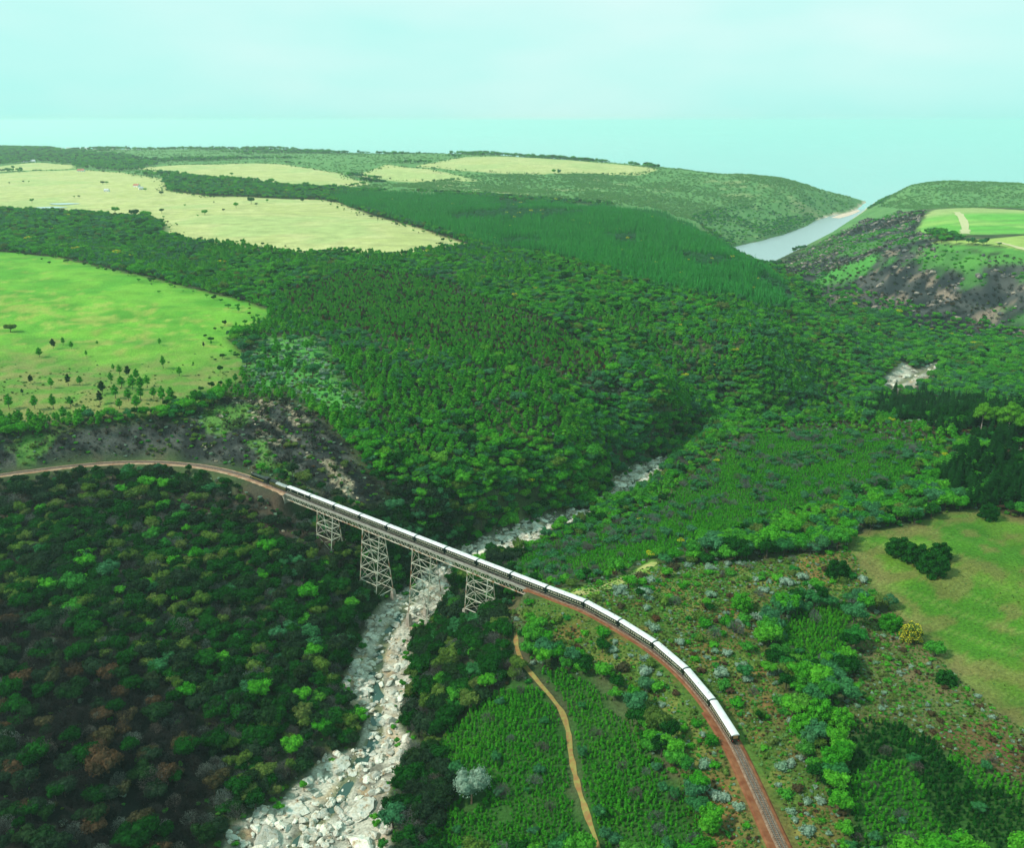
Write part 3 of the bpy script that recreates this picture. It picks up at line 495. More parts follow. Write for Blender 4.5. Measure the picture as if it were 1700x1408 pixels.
# ------------------------------------------------------------------ water
def water_mat(name, col, rough, spec=0.5, scale=0.2, bump=0.15):
    m, t, b = new_mat(name, rough, spec)
    b.inputs['Base Color'].default_value = (*col, 1)
    g = t.nodes.new('ShaderNodeNewGeometry'); n = t.nodes.new('ShaderNodeTexNoise')
    n.inputs['Scale'].default_value = scale; n.inputs['Detail'].default_value = 4
    bp = t.nodes.new('ShaderNodeBump'); bp.inputs['Strength'].default_value = bump; bp.inputs['Distance'].default_value = 0.5
    t.links.new(g.outputs['Position'], n.inputs['Vector']); t.links.new(n.outputs['Fac'], bp.inputs['Height'])
    t.links.new(bp.outputs['Normal'], b.inputs['Normal'])
    return m
SEA_R = 54000
sv = [(0, 0, 0)] + [(SEA_R * math.cos(a), SEA_R * math.sin(a), 0) for a in np.linspace(0, 2 * math.pi, 97)[:-1]]
# ring-shaped sheet: it starts beyond the near land
ang = np.linspace(0, math.pi, 65)
sv = [(1100 * math.cos(a), 1500 + 0 * a, 0) for a in ang] + [(SEA_R * math.cos(a), 1500 + SEA_R * math.sin(a), 0) for a in ang]
sv = [(-30000 + 60000 * k / 64, 3020, 0) for k in range(65)][::-1] + [(SEA_R * math.cos(a), 3020 + SEA_R * math.sin(a), 0) for a in ang]
sf = [(k, k + 1, 65 + k + 1, 65 + k) for k in range(64)]
sea = link('sea', mesh_of('sea', sv, sf, [water_mat('sea_water', (0.06, 0.42, 0.36), 0.03, 0.7, 0.02, 0.01)]))
tag(sea, 'calm pale turquoise sea reaching the horizon', kind='structure')
lag_w = link('lagoon', mesh_of('lagoon', [(300, 1450, 0.01), (1500, 1450, 0.01), (1500, 3019, 0.01), (300, 3019, 0.01)], [(0, 1, 2, 3)], [water_mat('lagoon_water', (0.30, 0.36, 0.37), 0.25, 0.35, 0.05, 0.25)]))
tag(lag_w, 'narrow silver grey lagoon between the wooded headlands', kind='structure')
sb_pts = [(p[0], p[1], 0.35) for p in SANDBAR]
sb_o = link('sandbar', mesh_of('sandbar', sb_pts + [(p[0], p[1], -2.5) for p in SANDBAR], [tuple(range(len(sb_pts)))] + [(k, (k + 1) % len(sb_pts), len(sb_pts) + (k + 1) % len(sb_pts), len(sb_pts) + k) for k in range(len(sb_pts))], [noise_mat('beach_sand', (0.60, 0.42, 0.32), (0.70, 0.52, 0.42), 0.05)]))
tag(sb_o, 'pale pink sandbar at the lagoon mouth', kind='structure')

# river: a chain of still pools and runs between the rocks
rl = catmull([p for p in RIVER if p[1] < 1300], 2.0)
tang = np.gradient(rl[:, :2], axis=0); tang /= np.linalg.norm(tang, axis=1)[:, None]
nor = np.stack([-tang[:, 1], tang[:, 0]], -1)
wv, wf = [], []
for k in range(len(rl)):
    x, y, z = rl[k]
    w = 3.4 + 2.4 * math.sin(k * 0.23) * math.sin(k * 0.071 + 1) + 0.8 * math.sin(k * 0.6)
    w = max(w, 1.2)
    zz = z - 0.74
    for s_ in (-1, 1):
        wv.append((x + s_ * nor[k, 0] * w, y + s_ * nor[k, 1] * w, zz))
    if k:
        wf.append((2 * k - 2, 2 * k - 1, 2 * k + 1, 2 * k))
river = link('river', mesh_of('river', wv, wf, [water_mat('river_water', (0.03, 0.07, 0.05), 0.10, 0.5, 0.8, 0.1)], smooth_shade=True))
tag(river, 'shallow green river winding between pale rocks', kind='structure')

# farm ponds
for k, (x, y, w) in enumerate(SPOT_POND):
    z = max(float(ground_z(np.array([x + dx * w]), np.array([y + dy * w]))[0]) for dx in (-1, 0, 1) for dy in (-.6, 0, .6)) + 0.1
    pts = [(x + w * (1 + 0.15 * math.sin(3 * a)) * math.cos(a), y + 0.55 * w * (1 + .1 * math.cos(4 * a)) * math.sin(a), z) for a in np.linspace(0, 2 * math.pi, 25)[:-1]]
    o = link('pond', mesh_of('pond', pts, [tuple(range(24))], [water_mat('pond_water', (0.5, 0.52, 0.5), 0.1, 0.6)]))
    tag(o, 'small pale farm pond beside the dark wood', kind='structure')

# ------------------------------------------------------------------ paths
def ribbon(name, line, width, mat, lift, label):
    L = catmull(line, 2.5 if line[0][1] < 600 else 12.0)
    tg = np.gradient(L[:, :2], axis=0); tg /= np.linalg.norm(tg, axis=1)[:, None]
    nn = np.stack([-tg[:, 1], tg[:, 0]], -1)
    v, f = [], []
    offs = (-1, -0.5, 0, 0.5, 1)
    for k in range(len(L)):
        w = width * (0.55 + 0.9 * float(vnoise(np.array([k * 0.61]), np.array([2.0]), 7)[0]))
        for j, s_ in enumerate(offs):
            x, y = L[k, 0] + s_ * w * nn[k, 0], L[k, 1] + s_ * w * nn[k, 1]
            v.append((x, y, float(ground_z(np.array([x]), np.array([y]))[0]) + lift))
            if k and j:
                a = 5 * (k - 1) + j - 1
                f.append((a, a + 1, a + 6, a + 5))
    o = link(name, mesh_of(name, v, f, [mat], smooth_shade=True))
    return tag(o, label, kind='structure')
dirt = noise_mat('path_dirt', (0.24, 0.115, 0.045), (0.24, 0.22, 0.06), 0.5, 0.95, 0.1, detail=6)
lane = noise_mat('lane_sand', (0.42, 0.34, 0.14), (0.18, 0.30, 0.05), 0.25, 0.95, 0.1, detail=6)
ribbon('dirt_path', LINE_PATH, 0.8, dirt, 0.22, 'narrow sandy path through the young trees between river and train')
ribbon('farm_track', LINE_LANE, 2.2, lane, 0.25, 'pale grassy track leading away behind the train')
ribbon('field_road', LINE_EAST, 6, noise_mat('field_road_sand', (0.5, 0.45, 0.25), (0.42, 0.42, 0.2), 0.1), 0.6, 'curving sandy track across the striped green field')
ribbon('field_road', LINE_EASTB, 5, noise_mat('field_road_sand_b', (0.55, 0.45, 0.25), (0.42, 0.42, 0.2), 0.1), 0.6, 'sandy track along the edge of the yellow field on the right')

# ------------------------------------------------------------------ haze
hz = mesh_of('haze', [(x, y, z) for x in (-58000, 58000) for y in (-3000, 57500) for z in (-62, 300)],
             [(0, 1, 3, 2), (4, 6, 7, 5), (0, 4, 5, 1), (2, 3, 7, 6), (0, 2, 6, 4), (1, 5, 7, 3)])
hm = bpy.data.materials.new('haze'); hm.use_nodes = True
ht = hm.node_tree
for n in list(ht.nodes): ht.nodes.remove(n)
ho = ht.nodes.new('ShaderNodeOutputMaterial'); hv = ht.nodes.new('ShaderNodeVolumePrincipled')
hv.inputs['Color'].default_value = (0.76, 0.945, 0.925, 1)
hv.inputs['Density'].default_value = 0.000055
hv.inputs['Anisotropy'].default_value = 0.25
ht.links.new(hv.outputs[0], ho.inputs['Volume'])
hz.materials.append(hm)
haze = link('haze', hz)
tag(haze, 'thin sea haze hanging over the whole landscape', kind='stuff')

# ------------------------------------------------------------------ mesh builder
class MB:
    def __init__(s): s.v, s.f, s.m = [], [], []
    def add(s, v, f, m=0):
        o = len(s.v)
        s.v += [tuple(map(float, p)) for p in v]
        s.f += [tuple(i + o for i in q) for q in f]
        s.m += [m] * len(f)
        return s
    def box(s, x0, x1, y0, y1, z0, z1, m=0):
        return s.add([(x, y, z) for x in (x0, x1) for y in (y0, y1) for z in (z0, z1)],
                     [(0, 1, 3, 2), (4, 6, 7, 5), (0, 4, 5, 1), (2, 3, 7, 6), (0, 2, 6, 4), (1, 5, 7, 3)], m)
    def bar(s, a, b, w, h=None, m=0):
        """square bar between two points"""
        a, b = np.array(a, float), np.array(b, float)
        d = b - a; d /= np.linalg.norm(d)
        up = np.array([0, 0, 1.0]) if abs(d[2]) < 0.9 else np.array([1.0, 0, 0])
        p = np.cross(d, up); p /= np.linalg.norm(p)
        q = np.cross(p, d)
        h = h or w
        vs_ = [e + sx * p * w / 2 + sy * q * h / 2 for e in (a, b) for sx, sy in ((-1, -1), (1, -1), (1, 1), (-1, 1))]
        return s.add(vs_, [(3, 2, 1, 0), (4, 5, 6, 7), (0, 1, 5, 4), (1, 2, 6, 5), (2, 3, 7, 6), (3, 0, 4, 7)], m)
    def tube(s, a, b, r0, r1=None, n=12, m=0, caps=True):
        a, b = np.array(a, float), np.array(b, float)
        r1 = r0 if r1 is None else r1
        d = (b - a) / np.linalg.norm(b - a)
        up = np.array([0, 0, 1.0]) if abs(d[2]) < 0.9 else np.array([1.0, 0, 0])
        p = np.cross(d, up); p /= np.linalg.norm(p); q = np.cross(p, d)
        vs_ = [e + r * (math.cos(t) * p + math.sin(t) * q) for e, r in ((a, r0), (b, r1)) for t in np.linspace(0, 2 * math.pi, n + 1)[:-1]]
        f = [(i, (i + 1) % n, n + (i + 1) % n, n + i) for i in range(n)]
        if caps: f += [tuple(range(n))[::-1], tuple(range(n, 2 * n))]
        return s.add(vs_, f, m)
    def mesh(s, name, mats): return mesh_of(name, s.v, s.f, mats, s.m)
    def build(s, name, mats, parent=None):
        return link(name, s.mesh(name, mats if isinstance(mats, (list, tuple)) else [mats]), parent)

# ------------------------------------------------------------------ railway line
TL = catmull(TRACK, 1.0)
TS = np.r_[0, np.cumsum(np.linalg.norm(np.diff(TL, axis=0), axis=1))]
def on_track(s_):
    return np.array([np.interp(s_, TS, TL[:, 0]), np.interp(s_, TS, TL[:, 1])])
def near_s(p):
    return float(TS[np.argmin(((TL - np.array(p)) ** 2).sum(1))])
S_B1, S_B0 = near_s(B1), near_s(B0)          # viaduct from S_B1 to S_B0 along the line

earth = noise_mat('red_earth', (0.15, 0.048, 0.022), (0.23, 0.095, 0.045), 0.4, 0.95, 0.1, detail=6)
ballast_m = noise_mat('ballast', (0.15, 0.085, 0.055), (0.26, 0.17, 0.12), 1.2, 0.95, 0.1, detail=6)
steel_rail = noise_mat('rail_steel', (0.20, 0.16, 0.14), (0.36, 0.33, 0.31), 0.5, 0.4, 0.5, 0.6)
sleeper_m = noise_mat('sleeper_timber', (0.045, 0.035, 0.03), (0.09, 0.07, 0.055), 2.0, 0.9, 0.1)

def strip(s0, s1, profile, step=1.5):
    """sweep a cross-section (offset to the left of travel, z) along the line"""
    v, f = [], []
    ss = np.linspace(s0, s1, max(2, int((s1 - s0) / step)))
    n = len(profile)
    for k, s_ in enumerate(ss):
        p = on_track(s_); d = on_track(min(s_ + 0.5, TS[-1])) - on_track(max(s_ - 0.5, 0)); d /= np.linalg.norm(d)
        nn = np.array([-d[1], d[0]])
        for o_, z in profile:
            v.append((p[0] + nn[0] * o_, p[1] + nn[1] * o_, z))
        if k:
            for j in range(n - 1):
                a = n * (k - 1) + j
                f.append((a, a + 1, a + n + 1, a + n))
    return v, f
track = link('railway_line', None, loc=(0, 0, 0))
tag(track, 'single railway line on red earth curving across the viaduct and round the hills', 'railway line')
S_END = TS[-1]
S_MID = near_s((70, 267))
earth_pale = noise_mat('pale_earth', (0.24, 0.12, 0.07), (0.40, 0.27, 0.18), 0.25, 0.95, 0.1, detail=6)
for s0, s1, wl, em in ((0, S_MID, 3.6, earth), (S_MID, S_B1 + 1.0, 2.3, earth), (S_B0 - 1.0, S_END, 2.7, earth_pale)):       # travel is away from the camera: left = the river side
    v, f = strip(s0, s1, [(wl + 1.2, RAIL_Z - 1.0), (wl, RAIL_Z - 0.40), (1.9, RAIL_Z - 0.38), (-1.9, RAIL_Z - 0.38), (-2.6, RAIL_Z - 0.40), (-3.6, RAIL_Z - 1.0)])
    link('formation', mesh_of('formation', v, f, [em]), track)
    v, f = strip(s0, s1, [(1.75, RAIL_Z - 0.375), (1.35, RAIL_Z - 0.20), (-1.35, RAIL_Z - 0.20), (-1.75, RAIL_Z - 0.375)])
    link('ballast_bed', mesh_of('ballast_bed', v, f, [ballast_m]), track)
for side in (-1, 1):
    c0 = side * 0.56
    v, f = strip(0, S_END, [(c0 - 0.07, RAIL_Z - 0.16), (c0 - 0.045, RAIL_Z), (c0 + 0.045, RAIL_Z), (c0 + 0.07, RAIL_Z - 0.16)], 1.2)
    link('rail', mesh_of('rail', v, f, [steel_rail]), track)
sb = MB()
for s_ in np.arange(1.0, S_END - 1, 0.72):
    p = on_track(s_); d = on_track(min(s_ + 0.5, S_END)) - on_track(max(s_ - 0.5, 0)); d /= np.linalg.norm(d)
    nn = np.array([-d[1], d[0]])
    a = (p[0] - nn[0] * 1.08, p[1] - nn[1] * 1.08, RAIL_Z - 0.21); b_ = (p[0] + nn[0] * 1.08, p[1] + nn[1] * 1.08, RAIL_Z - 0.21)
    sb.bar(a, b_, 0.26, 0.12)
tag(sb.build('sleepers', sleeper_m, track), kind='stuff')

# ------------------------------------------------------------------ viaduct
steel = noise_mat('viaduct_paint', (0.32, 0.28, 0.19), (0.52, 0.50, 0.39), 0.35, 0.6, 0.3, detail=6, lo=0.30, hi=0.55)
rusty = noise_mat('viaduct_rust', (0.30, 0.13, 0.06), (0.60, 0.55, 0.44), 0.45, 0.8, 0.2, detail=6, lo=0.36, hi=0.60)
concrete = noise_mat('pier_concrete', (0.24, 0.20, 0.16), (0.42, 0.38, 0.31), 0.4, 0.9, 0.15, detail=6)
deck_m = noise_mat('deck_plank', (0.22, 0.21, 0.18), (0.36, 0.34, 0.29), 0.8, 0.9, 0.1)
via = link('railway_viaduct', None, loc=(0, 0, 0))
tag(via, 'pale steel trestle viaduct carrying the train high over the rocky river', 'bridge')
BU3, BN3 = np.array([BU[0], BU[1], 0]), np.array([BN[0], BN[1], 0])
def bp3(s_, n_, z):
    return np.array([B0[0], B0[1], 0]) + BU3 * s_ + BN3 * n_ + np.array([0, 0, z])
HALF, TOPZ, BOTZ = 1.75, RAIL_Z - 0.75, RAIL_Z - 3.7
tow_c = [float((np.array(p) - B0) @ BU) for p in ((-97, 443), (-69, 420.7), (-41, 398), (-13, 375.4))]
TW = 6.2                                                       # half spacing of tower legs along the line
ends = [0.5] + [q for c_ in tow_c for q in (c_ - TW, c_ + TW)] + [BLEN - 0.5]
dk = MB()
for n0, n1 in ((-2.3, -0.9), (0.9, 2.3)):
    dk.add([bp3(s_, n_, z) for s_ in (0.2, BLEN - 0.2) for n_ in (n0, n1) for z in (RAIL_Z - 0.42, RAIL_Z - 0.30)],
           [(0, 1, 3, 2), (4, 6, 7, 5), (0, 4, 5, 1), (2, 3, 7, 6), (0, 2, 6, 4), (1, 5, 7, 3)])
dk.add([bp3(s_, n_, z) for s_ in (0.2, BLEN - 0.2) for n_ in (-1.9, 1.9) for z in (RAIL_Z - 0.70, RAIL_Z - 0.44)],
       [(0, 1, 3, 2), (4, 6, 7, 5), (0, 4, 5, 1), (2, 3, 7, 6), (0, 2, 6, 4), (1, 5, 7, 3)])
dk.build('deck', deck_m, via)
for i in range(len(ends) - 1):
    s0, s1 = ends[i] + 0.1, ends[i + 1] - 0.1
    for side in (-1, 1):
        g = MB().bar(bp3(s0, side * HALF, TOPZ - 0.2), bp3(s1, side * HALF, TOPZ - 0.2), 0.34, 0.5).build('girder', steel, via)
        MB().bar(bp3(s0, side * HALF, BOTZ + 0.15), bp3(s1, side * HALF, BOTZ + 0.15), 0.34, 0.36).build('bottom_chord', rusty, g)
        n = max(3, round((s1 - s0) / 2.3)); lt = MB()
        for k in range(n):
            a, b_ = s0 + (s1 - s0) * k / n, s0 + (s1 - s0) * (k + 1) / n
            lt.bar(bp3(a, side * HALF, BOTZ + 0.2), bp3((a + b_) / 2, side * HALF, TOPZ - 0.3), 0.16, 0.16)
            lt.bar(bp3((a + b_) / 2, side * (HALF + 0.02), TOPZ - 0.3), bp3(b_, side * (HALF + 0.02), BOTZ + 0.2), 0.16, 0.16)
        tag(lt.build('lattice', steel, g), kind='stuff')
    cb = MB(); n = max(2, round((s1 - s0) / 4))
    for k in range(n):
        a, b_ = s0 + (s1 - s0) * k / n, s0 + (s1 - s0) * (k + 1) / n
        cb.bar(bp3(a, -HALF + .2, BOTZ + 0.15), bp3(b_, HALF - .2, BOTZ + 0.15), 0.12)
    cb.build('wind_bracing', steel, via)
def leg_at(c_, e, side, z, zb):
    t_ = (BOTZ - z) / 36.0
    return bp3(c_ + e * TW, side * (HALF + t_ * 4.6), z)
tower_base = [57.5, 43.0, 43.0, 58.0]
tower_level = [3, 5, 5, 3]
for ti, c_ in enumerate(tow_c):
    zb, nl = tower_base[ti], tower_level[ti]
    zs = [BOTZ - (BOTZ - zb) * k / nl for k in range(nl + 1)]
    tw = MB().bar(bp3(c_ - TW, -HALF - .25, BOTZ - 0.25), bp3(c_ - TW, HALF + .25, BOTZ - 0.25), 0.4, 0.45).build('tower', steel, via)
    MB().bar(bp3(c_ + TW, -HALF - .25, BOTZ - 0.25), bp3(c_ + TW, HALF + .25, BOTZ - 0.25), 0.4, 0.45).build('cap_beam', steel, tw)
    for e in (-1, 1):
        for side in (-1, 1):
            MB().bar(leg_at(c_, e, side, BOTZ - 0.45, zb), leg_at(c_, e, side, zb, zb), 0.44).build('leg', rusty if side * e < 0 else steel, tw)
            # concrete footing reaching the ground
            f_ = leg_at(c_, e, side, zb, zb)
            gz = float(ground_z(np.array([f_[0]]), np.array([f_[1]]))[0]) - 1.5
            if gz < zb - 0.4:
                h_ = zb - gz
                pm = MB(); w0, w1 = 0.75, 0.75 + 0.09 * h_
                vs_ = [f_ + BU3 * sx * w + BN3 * sy * w + np.array([0, 0, z - zb]) for w, z in ((w1, gz), (w0, zb - 0.02)) for sx, sy in ((-1, -1), (1, -1), (1, 1), (-1, 1))]
                pm.add(vs_, [(3, 2, 1, 0), (4, 5, 6, 7), (0, 1, 5, 4), (1, 2, 6, 5), (2, 3, 7, 6), (3, 0, 4, 7)])
                pm.build('concrete_pier', concrete, via)
    corners = [(-1, 1), (1, 1), (1, -1), (-1, -1)]
    for k in range(1, nl + 1):
        for q in range(4):
            (e0, s0), (e1, s1) = corners[q], corners[(q + 1) % 4]
            zk = zs[k] + (0.3 if k == nl else 0)
            MB().bar(leg_at(c_, e0, s0, zk, zb), leg_at(c_, e1, s1, zk, zb), 0.30).build('strut', steel, tw)
    for k in range(nl):
        for q in range(4):
            (e0, s0), (e1, s1) = corners[q], corners[(q + 1) % 4]
            top, bot = zs[k] - (0.6 if k == 0 else 0), zs[k + 1]
            for a, b_ in (((e0, s0), (e1, s1)), ((e1, s1), (e0, s0))):
                off = 0.08 if a == (e0, s0) else -0.08
                p0 = leg_at(c_, a[0], a[1], top, zb); p1 = leg_at(c_, b_[0], b_[1], bot, zb)
                p0 = p0 + BN3 * off + BU3 * off; p1 = p1 + BN3 * off + BU3 * off
                MB().bar(p0, p1, 0.09).build('cross_brace', steel, tw)
for s_, nm in ((-0.9, 0), (BLEN + 0.9, 1)):
    ab = MB()
    ab.add([bp3(s_ + sx * 1.5, n_, z) for sx in (-1, 1) for n_ in (-3.0, 3.0) for z in (RAIL_Z - 13, RAIL_Z - 0.72)],
           [(0, 1, 3, 2), (4, 6, 7, 5), (0, 4, 5, 1), (2, 3, 7, 6), (0, 2, 6, 4), (1, 5, 7, 3)])
    ab.build('abutment', concrete, via)

# ------------------------------------------------------------------ train
roof_w = noise_mat('carriage_roof_white', (0.58, 0.55, 0.54), (0.70, 0.66, 0.66), 0.35, 0.55, 0.3, detail=6)
body_g = noise_mat('carriage_green', (0.010, 0.016, 0.012), (0.018, 0.028, 0.020), 0.6, 0.25, 0.5)
cream = noise_mat('carriage_cream', (0.66, 0.60, 0.42), (0.76, 0.70, 0.52), 0.8, 0.4, 0.4)
under = noise_mat('underframe_black', (0.010, 0.010, 0.010), (0.03, 0.026, 0.022), 1.5, 0.7, 0.2)
wheel_m = noise_mat('wheel_steel', (0.03, 0.028, 0.026), (0.10, 0.085, 0.075), 2.0, 0.5, 0.4, 0.5)
gang = noise_mat('gangway_rubber', (0.010, 0.035, 0.028), (0.02, 0.055, 0.042), 2.0, 0.8, 0.2)
glass_m, gt, gb = new_mat('window_glass', 0.08, 0.6)
gb.inputs['Base Color'].default_value = (0.02, 0.03, 0.03, 1)
red_m, rt, rb_ = new_mat('tail_lamp_red', 0.3, 0.5); rb_.inputs['Base Color'].default_value = (0.6, 0.03, 0.02, 1)
wood_m = noise_mat('varnished_end', (0.30, 0.13, 0.05), (0.45, 0.22, 0.10), 2.0, 0.4, 0.4)

L_CAR, W_CAR = 19.0, 2.85
def arch(n=9, half=W_CAR / 2 - 0.02, z0=3.46, z1=3.95):
    return [(half * math.cos(a), z0 + (z1 - z0) * math.sin(a) ** 0.85) for a in np.linspace(0, math.pi, n)]
def roof_mesh():
    m = MB(); pr = arch(); n = len(pr)
    v = [(x, y, z) for x in (-L_CAR / 2, L_CAR / 2) for y, z in pr]
    m.add(v, [(i, i + 1, n + i + 1, n + i) for i in range(n - 1)] + [tuple(range(n))[::-1], tuple(range(n, 2 * n)), (0, n, 2 * n - 1, n - 1)])
    return m.mesh('roof', [roof_w])
def body_mesh():
    m = MB(); h = W_CAR / 2
    m.box(-L_CAR / 2 + 0.02, L_CAR / 2 - 0.02, -h, h, 1.05, 3.455)
    return m.mesh('body', [body_g])
def line_mesh():
    m = MB(); h = W_CAR / 2
    for s_ in (-1, 1):
        for z0, z1 in ((1.28, 1.36),):
            y0, y1 = sorted((s_ * (h + 0.002), s_ * (h + 0.022)))
            m.box(-L_CAR / 2 + 0.1, L_CAR / 2 - 0.1, y0, y1, z0, z1)
    return m.mesh('lining', [cream])
def frame_mesh():
    m = MB()
    m.box(-L_CAR / 2 + 0.1, L_CAR / 2 - 0.1, -1.15, 1.15, 0.86, 1.045)
    for x in (-1.8, 1.0, 2.6): m.box(x, x + 1.2, -1.2, 1.2, 0.42, 0.855)
    for s_ in (-1, 1):
        m.box(s_ * (L_CAR / 2) - 0.25, s_ * (L_CAR / 2) + 0.25, -0.12, 0.12, 0.72, 0.85)
    return m.mesh('underframe', [under])
def bogie_mesh():
    m = MB(); m.box(-1.6, 1.6, -0.95, -0.82, 0.40, 0.74); m.box(-1.6, 1.6, 0.82, 0.95, 0.40, 0.74); m.box(-0.3, 0.3, -0.82, 0.82, 0.45, 0.84)
    return m.mesh('bogie', [under])
def wheel_mesh():
    m = MB()
    m.tube((0, -0.65, 0), (0, 0.65, 0), 0.07, n=8)
    for s_ in (-1, 1): m.tube((0, s_ * 0.50, 0), (0, s_ * 0.62, 0), 0.42, n=16)
    return m.mesh('wheelset', [wheel_m])
def window_mesh(w):
    m = MB(); 
    m.box(-w / 2, w / 2, 0, 0.03, 0, 0.66, 0)
    m.box(-w / 2 + 0.12, w / 2 - 0.12, 0.03, 0.036, 0.12, 0.54, 1)
    return m.mesh('window', [cream, glass_m])
def gang_mesh():
    m = MB(); m.box(-0.46, 0.46, -0.75, 0.75, 1.15, 3.30); return m.mesh('gangway', [gang])
def vent_mesh():
    m = MB(); m.tube((0, 0, 0), (0, 0, 0.16), 0.16, 0.12, 8); return m.mesh('roof_vent', [gang])
RM, BM, LM, FM, OM, WM, GM, VM = roof_mesh(), body_mesh(), line_mesh(), frame_mesh(), bogie_mesh(), wheel_mesh(), gang_mesh(), vent_mesh()
WIN_N, WIN_W = window_mesh(0.62), window_mesh(1.0)
S_TAIL = near_s((73.4, 247.6))
PITCH = 19.93
ordinal = ['first', 'second', 'third', 'fourth', 'fifth', 'sixth', 'seventh', 'eighth', 'ninth', 'tenth', 'eleventh', 'twelfth', 'thirteenth', 'fourteenth']
N_CAR = 15
for ci in range(N_CAR):
    sc_ = S_TAIL + PITCH * (ci + 0.5)
    a, b_ = on_track(sc_ - 7), on_track(sc_ + 7)
    mid, d = (a + b_) / 2, b_ - a
    root = link('railway_carriage', None, loc=(mid[0], mid[1], RAIL_Z), rot=(0, 0, math.atan2(d[1], d[0])))
    pos = N_CAR - 1 - ci                                        # 0 = next to the tender
    where = 'crossing the viaduct' if 0 <= pos <= 7 else 'on the curve beyond the viaduct'
    if pos == 0: lab = 'windowless dark green luggage van with white roof right behind the steam engine'
    elif ci == 0: lab = 'last carriage of the train, white roof, open platform end with red tail lamp'
    else: lab = 'white roofed dark green carriage %s, %s behind the luggage van' % (where, ordinal[pos - 1])
    tag(root, lab, 'carriage', 'white roofed carriages of the train')
    link('body', BM, root); rf = link('roof', RM, root); link('lining', LM, root); link('underframe', FM, root)
    for x in (-7.2, 7.2):
        bo = link('bogie', OM, root, loc=(x, 0, 0))
        for dx in (-1.1, 1.1): link('wheelset', WM, bo, loc=(dx, 0, 0.42))
    if pos > 0:
        xs = [(-8.0 + 1.24 * k) for k in range(14)]
        rr = random.Random(ci)
        wide = set(rr.sample(range(2, 12), 2))
        for k, x in enumerate(xs):
            for s_ in (-1, 1):
                link('window', WIN_W if k in wide else WIN_N, root, loc=(x, s_ * (W_CAR / 2 + 0.004), 2.26), rot=(0, 0, 0 if s_ > 0 else math.pi))
    else:
        for x in (-6, 0, 6):
            for s_ in (-1, 1):
                link('window', WIN_N, root, loc=(x, s_ * (W_CAR / 2 + 0.004), 2.26), rot=(0, 0, 0 if s_ > 0 else math.pi))
    for k in range(3 if ci else 0):
        link('roof_vent', VM, rf, loc=(-6 + 6 * k + (ci % 3 - 1) * 0.8, 0.5 * (1 if k % 2 else -1), 3.85))
    link('gangway', GM, root, loc=(PITCH / 2, 0, 0))
    if ci == 0:
        e = MB(); e.box(-L_CAR / 2 - 0.03, -L_CAR / 2 + 0.015, -0.8, 0.8, 2.3, 3.5); e.build('end_trim', wood_m, root)
        e = MB(); e.tube((-L_CAR / 2 - 0.12, -1.0, 1.5), (-L_CAR / 2, -1.0, 1.5), 0.13, n=10); e.build('tail_lamp', red_m, root)
        e = MB(); e.tube((-L_CAR / 2 - 0.12, 1.0, 1.5), (-L_CAR / 2, 1.0, 1.5), 0.13, n=10); e.build('tail_lamp', red_m, root)

# steam engine and tender
loco_g = noise_mat('engine_green', (0.008, 0.018, 0.010), (0.018, 0.034, 0.018), 0.7, 0.3, 0.5)
loco_b = noise_mat('engine_black', (0.008, 0.008, 0.008), (0.022, 0.021, 0.020), 0.8, 0.5, 0.4)
brass = noise_mat('engine_lining', (0.50, 0.42, 0.06), (0.60, 0.52, 0.10), 1.0, 0.4, 0.5)
coal = noise_mat('coal', (0.02, 0.02, 0.022), (0.06, 0.06, 0.065), 3.0, 0.6, 0.4, bump=0.6)
tank_m = noise_mat('tender_tank_top', (0.20, 0.22, 0.21), (0.34, 0.36, 0.34), 0.6, 0.5, 0.4)
def at_s(s0, s1):
    a, b_ = on_track(s0), on_track(s1)
    m_, d = (a + b_) / 2, b_ - a
    return (m_[0], m_[1], RAIL_Z), math.atan2(d[1], d[0])
s_t0 = S_TAIL + PITCH * N_CAR + 0.3
T_LEN, E_LEN = 15.6, 17.6
loc, rz = at_s(s_t0 + 2, s_t0 + T_LEN - 2)
td = link('tender', None, loc=loc, rot=(0, 0, rz))
tag(td, 'long dark green tender with coal and a grey tank top behind the steam engine', 'tender')
m = MB(); h = T_LEN / 2 - 0.3
m.box(-h, h, -1.35, 1.35, 1.2, 2.75); m.box(2.0, h, -1.30, 1.30, 2.755, 3.5); m.build('body', loco_g, td)
m = MB(); pr = [(1.3 * math.cos(a), 2.756 + 0.75 * math.sin(a)) for a in np.linspace(0, math.pi, 9)]
m.add([(x, y, z) for x in (-h + 0.1, 1.95) for y, z in pr], [(i, i + 1, 9 + i + 1, 9 + i) for i in range(8)] + [tuple(range(9))[::-1], tuple(range(9, 18))])
m.build('water_tank', tank_m, td)
m = MB(); rr = random.Random(4)
for k in range(26):
    x, y, s_ = rr.uniform(2.4, h - 0.4), rr.uniform(-1.0, 1.0), rr.uniform(0.2, 0.4)
    m.box(x - s_, x + s_, y - s_, y + s_, 3.3, 3.505 + s_ * 0.9 * rr.random())
m.build('coal_load', coal, td)
m = MB()
for s_ in (-1, 1):
    y0, y1 = sorted((s_ * 1.352, s_ * 1.37)); m.box(-h + .2, h - .2, y0, y1, 1.45, 1.52); m.box(-h + .2, h - .2, y0, y1, 2.45, 2.52)
m.build('lining', brass, td)
m = MB(); m.box(-h - 0.2, h + 0.2, -1.1, 1.1, 0.85, 1.195); m.build('underframe', under, td)
for x in (-4.6, 4.4):
    bo = link('bogie', OM, td, loc=(x, 0, 0))
    for dx in (-1.1, 0, 1.1): link('wheelset', WM, bo, loc=(dx, 0, 0.42))
s_e0 = s_t0 + T_LEN + 0.2
loc, rz = at_s(s_e0 + 3, s_e0 + E_LEN - 3)
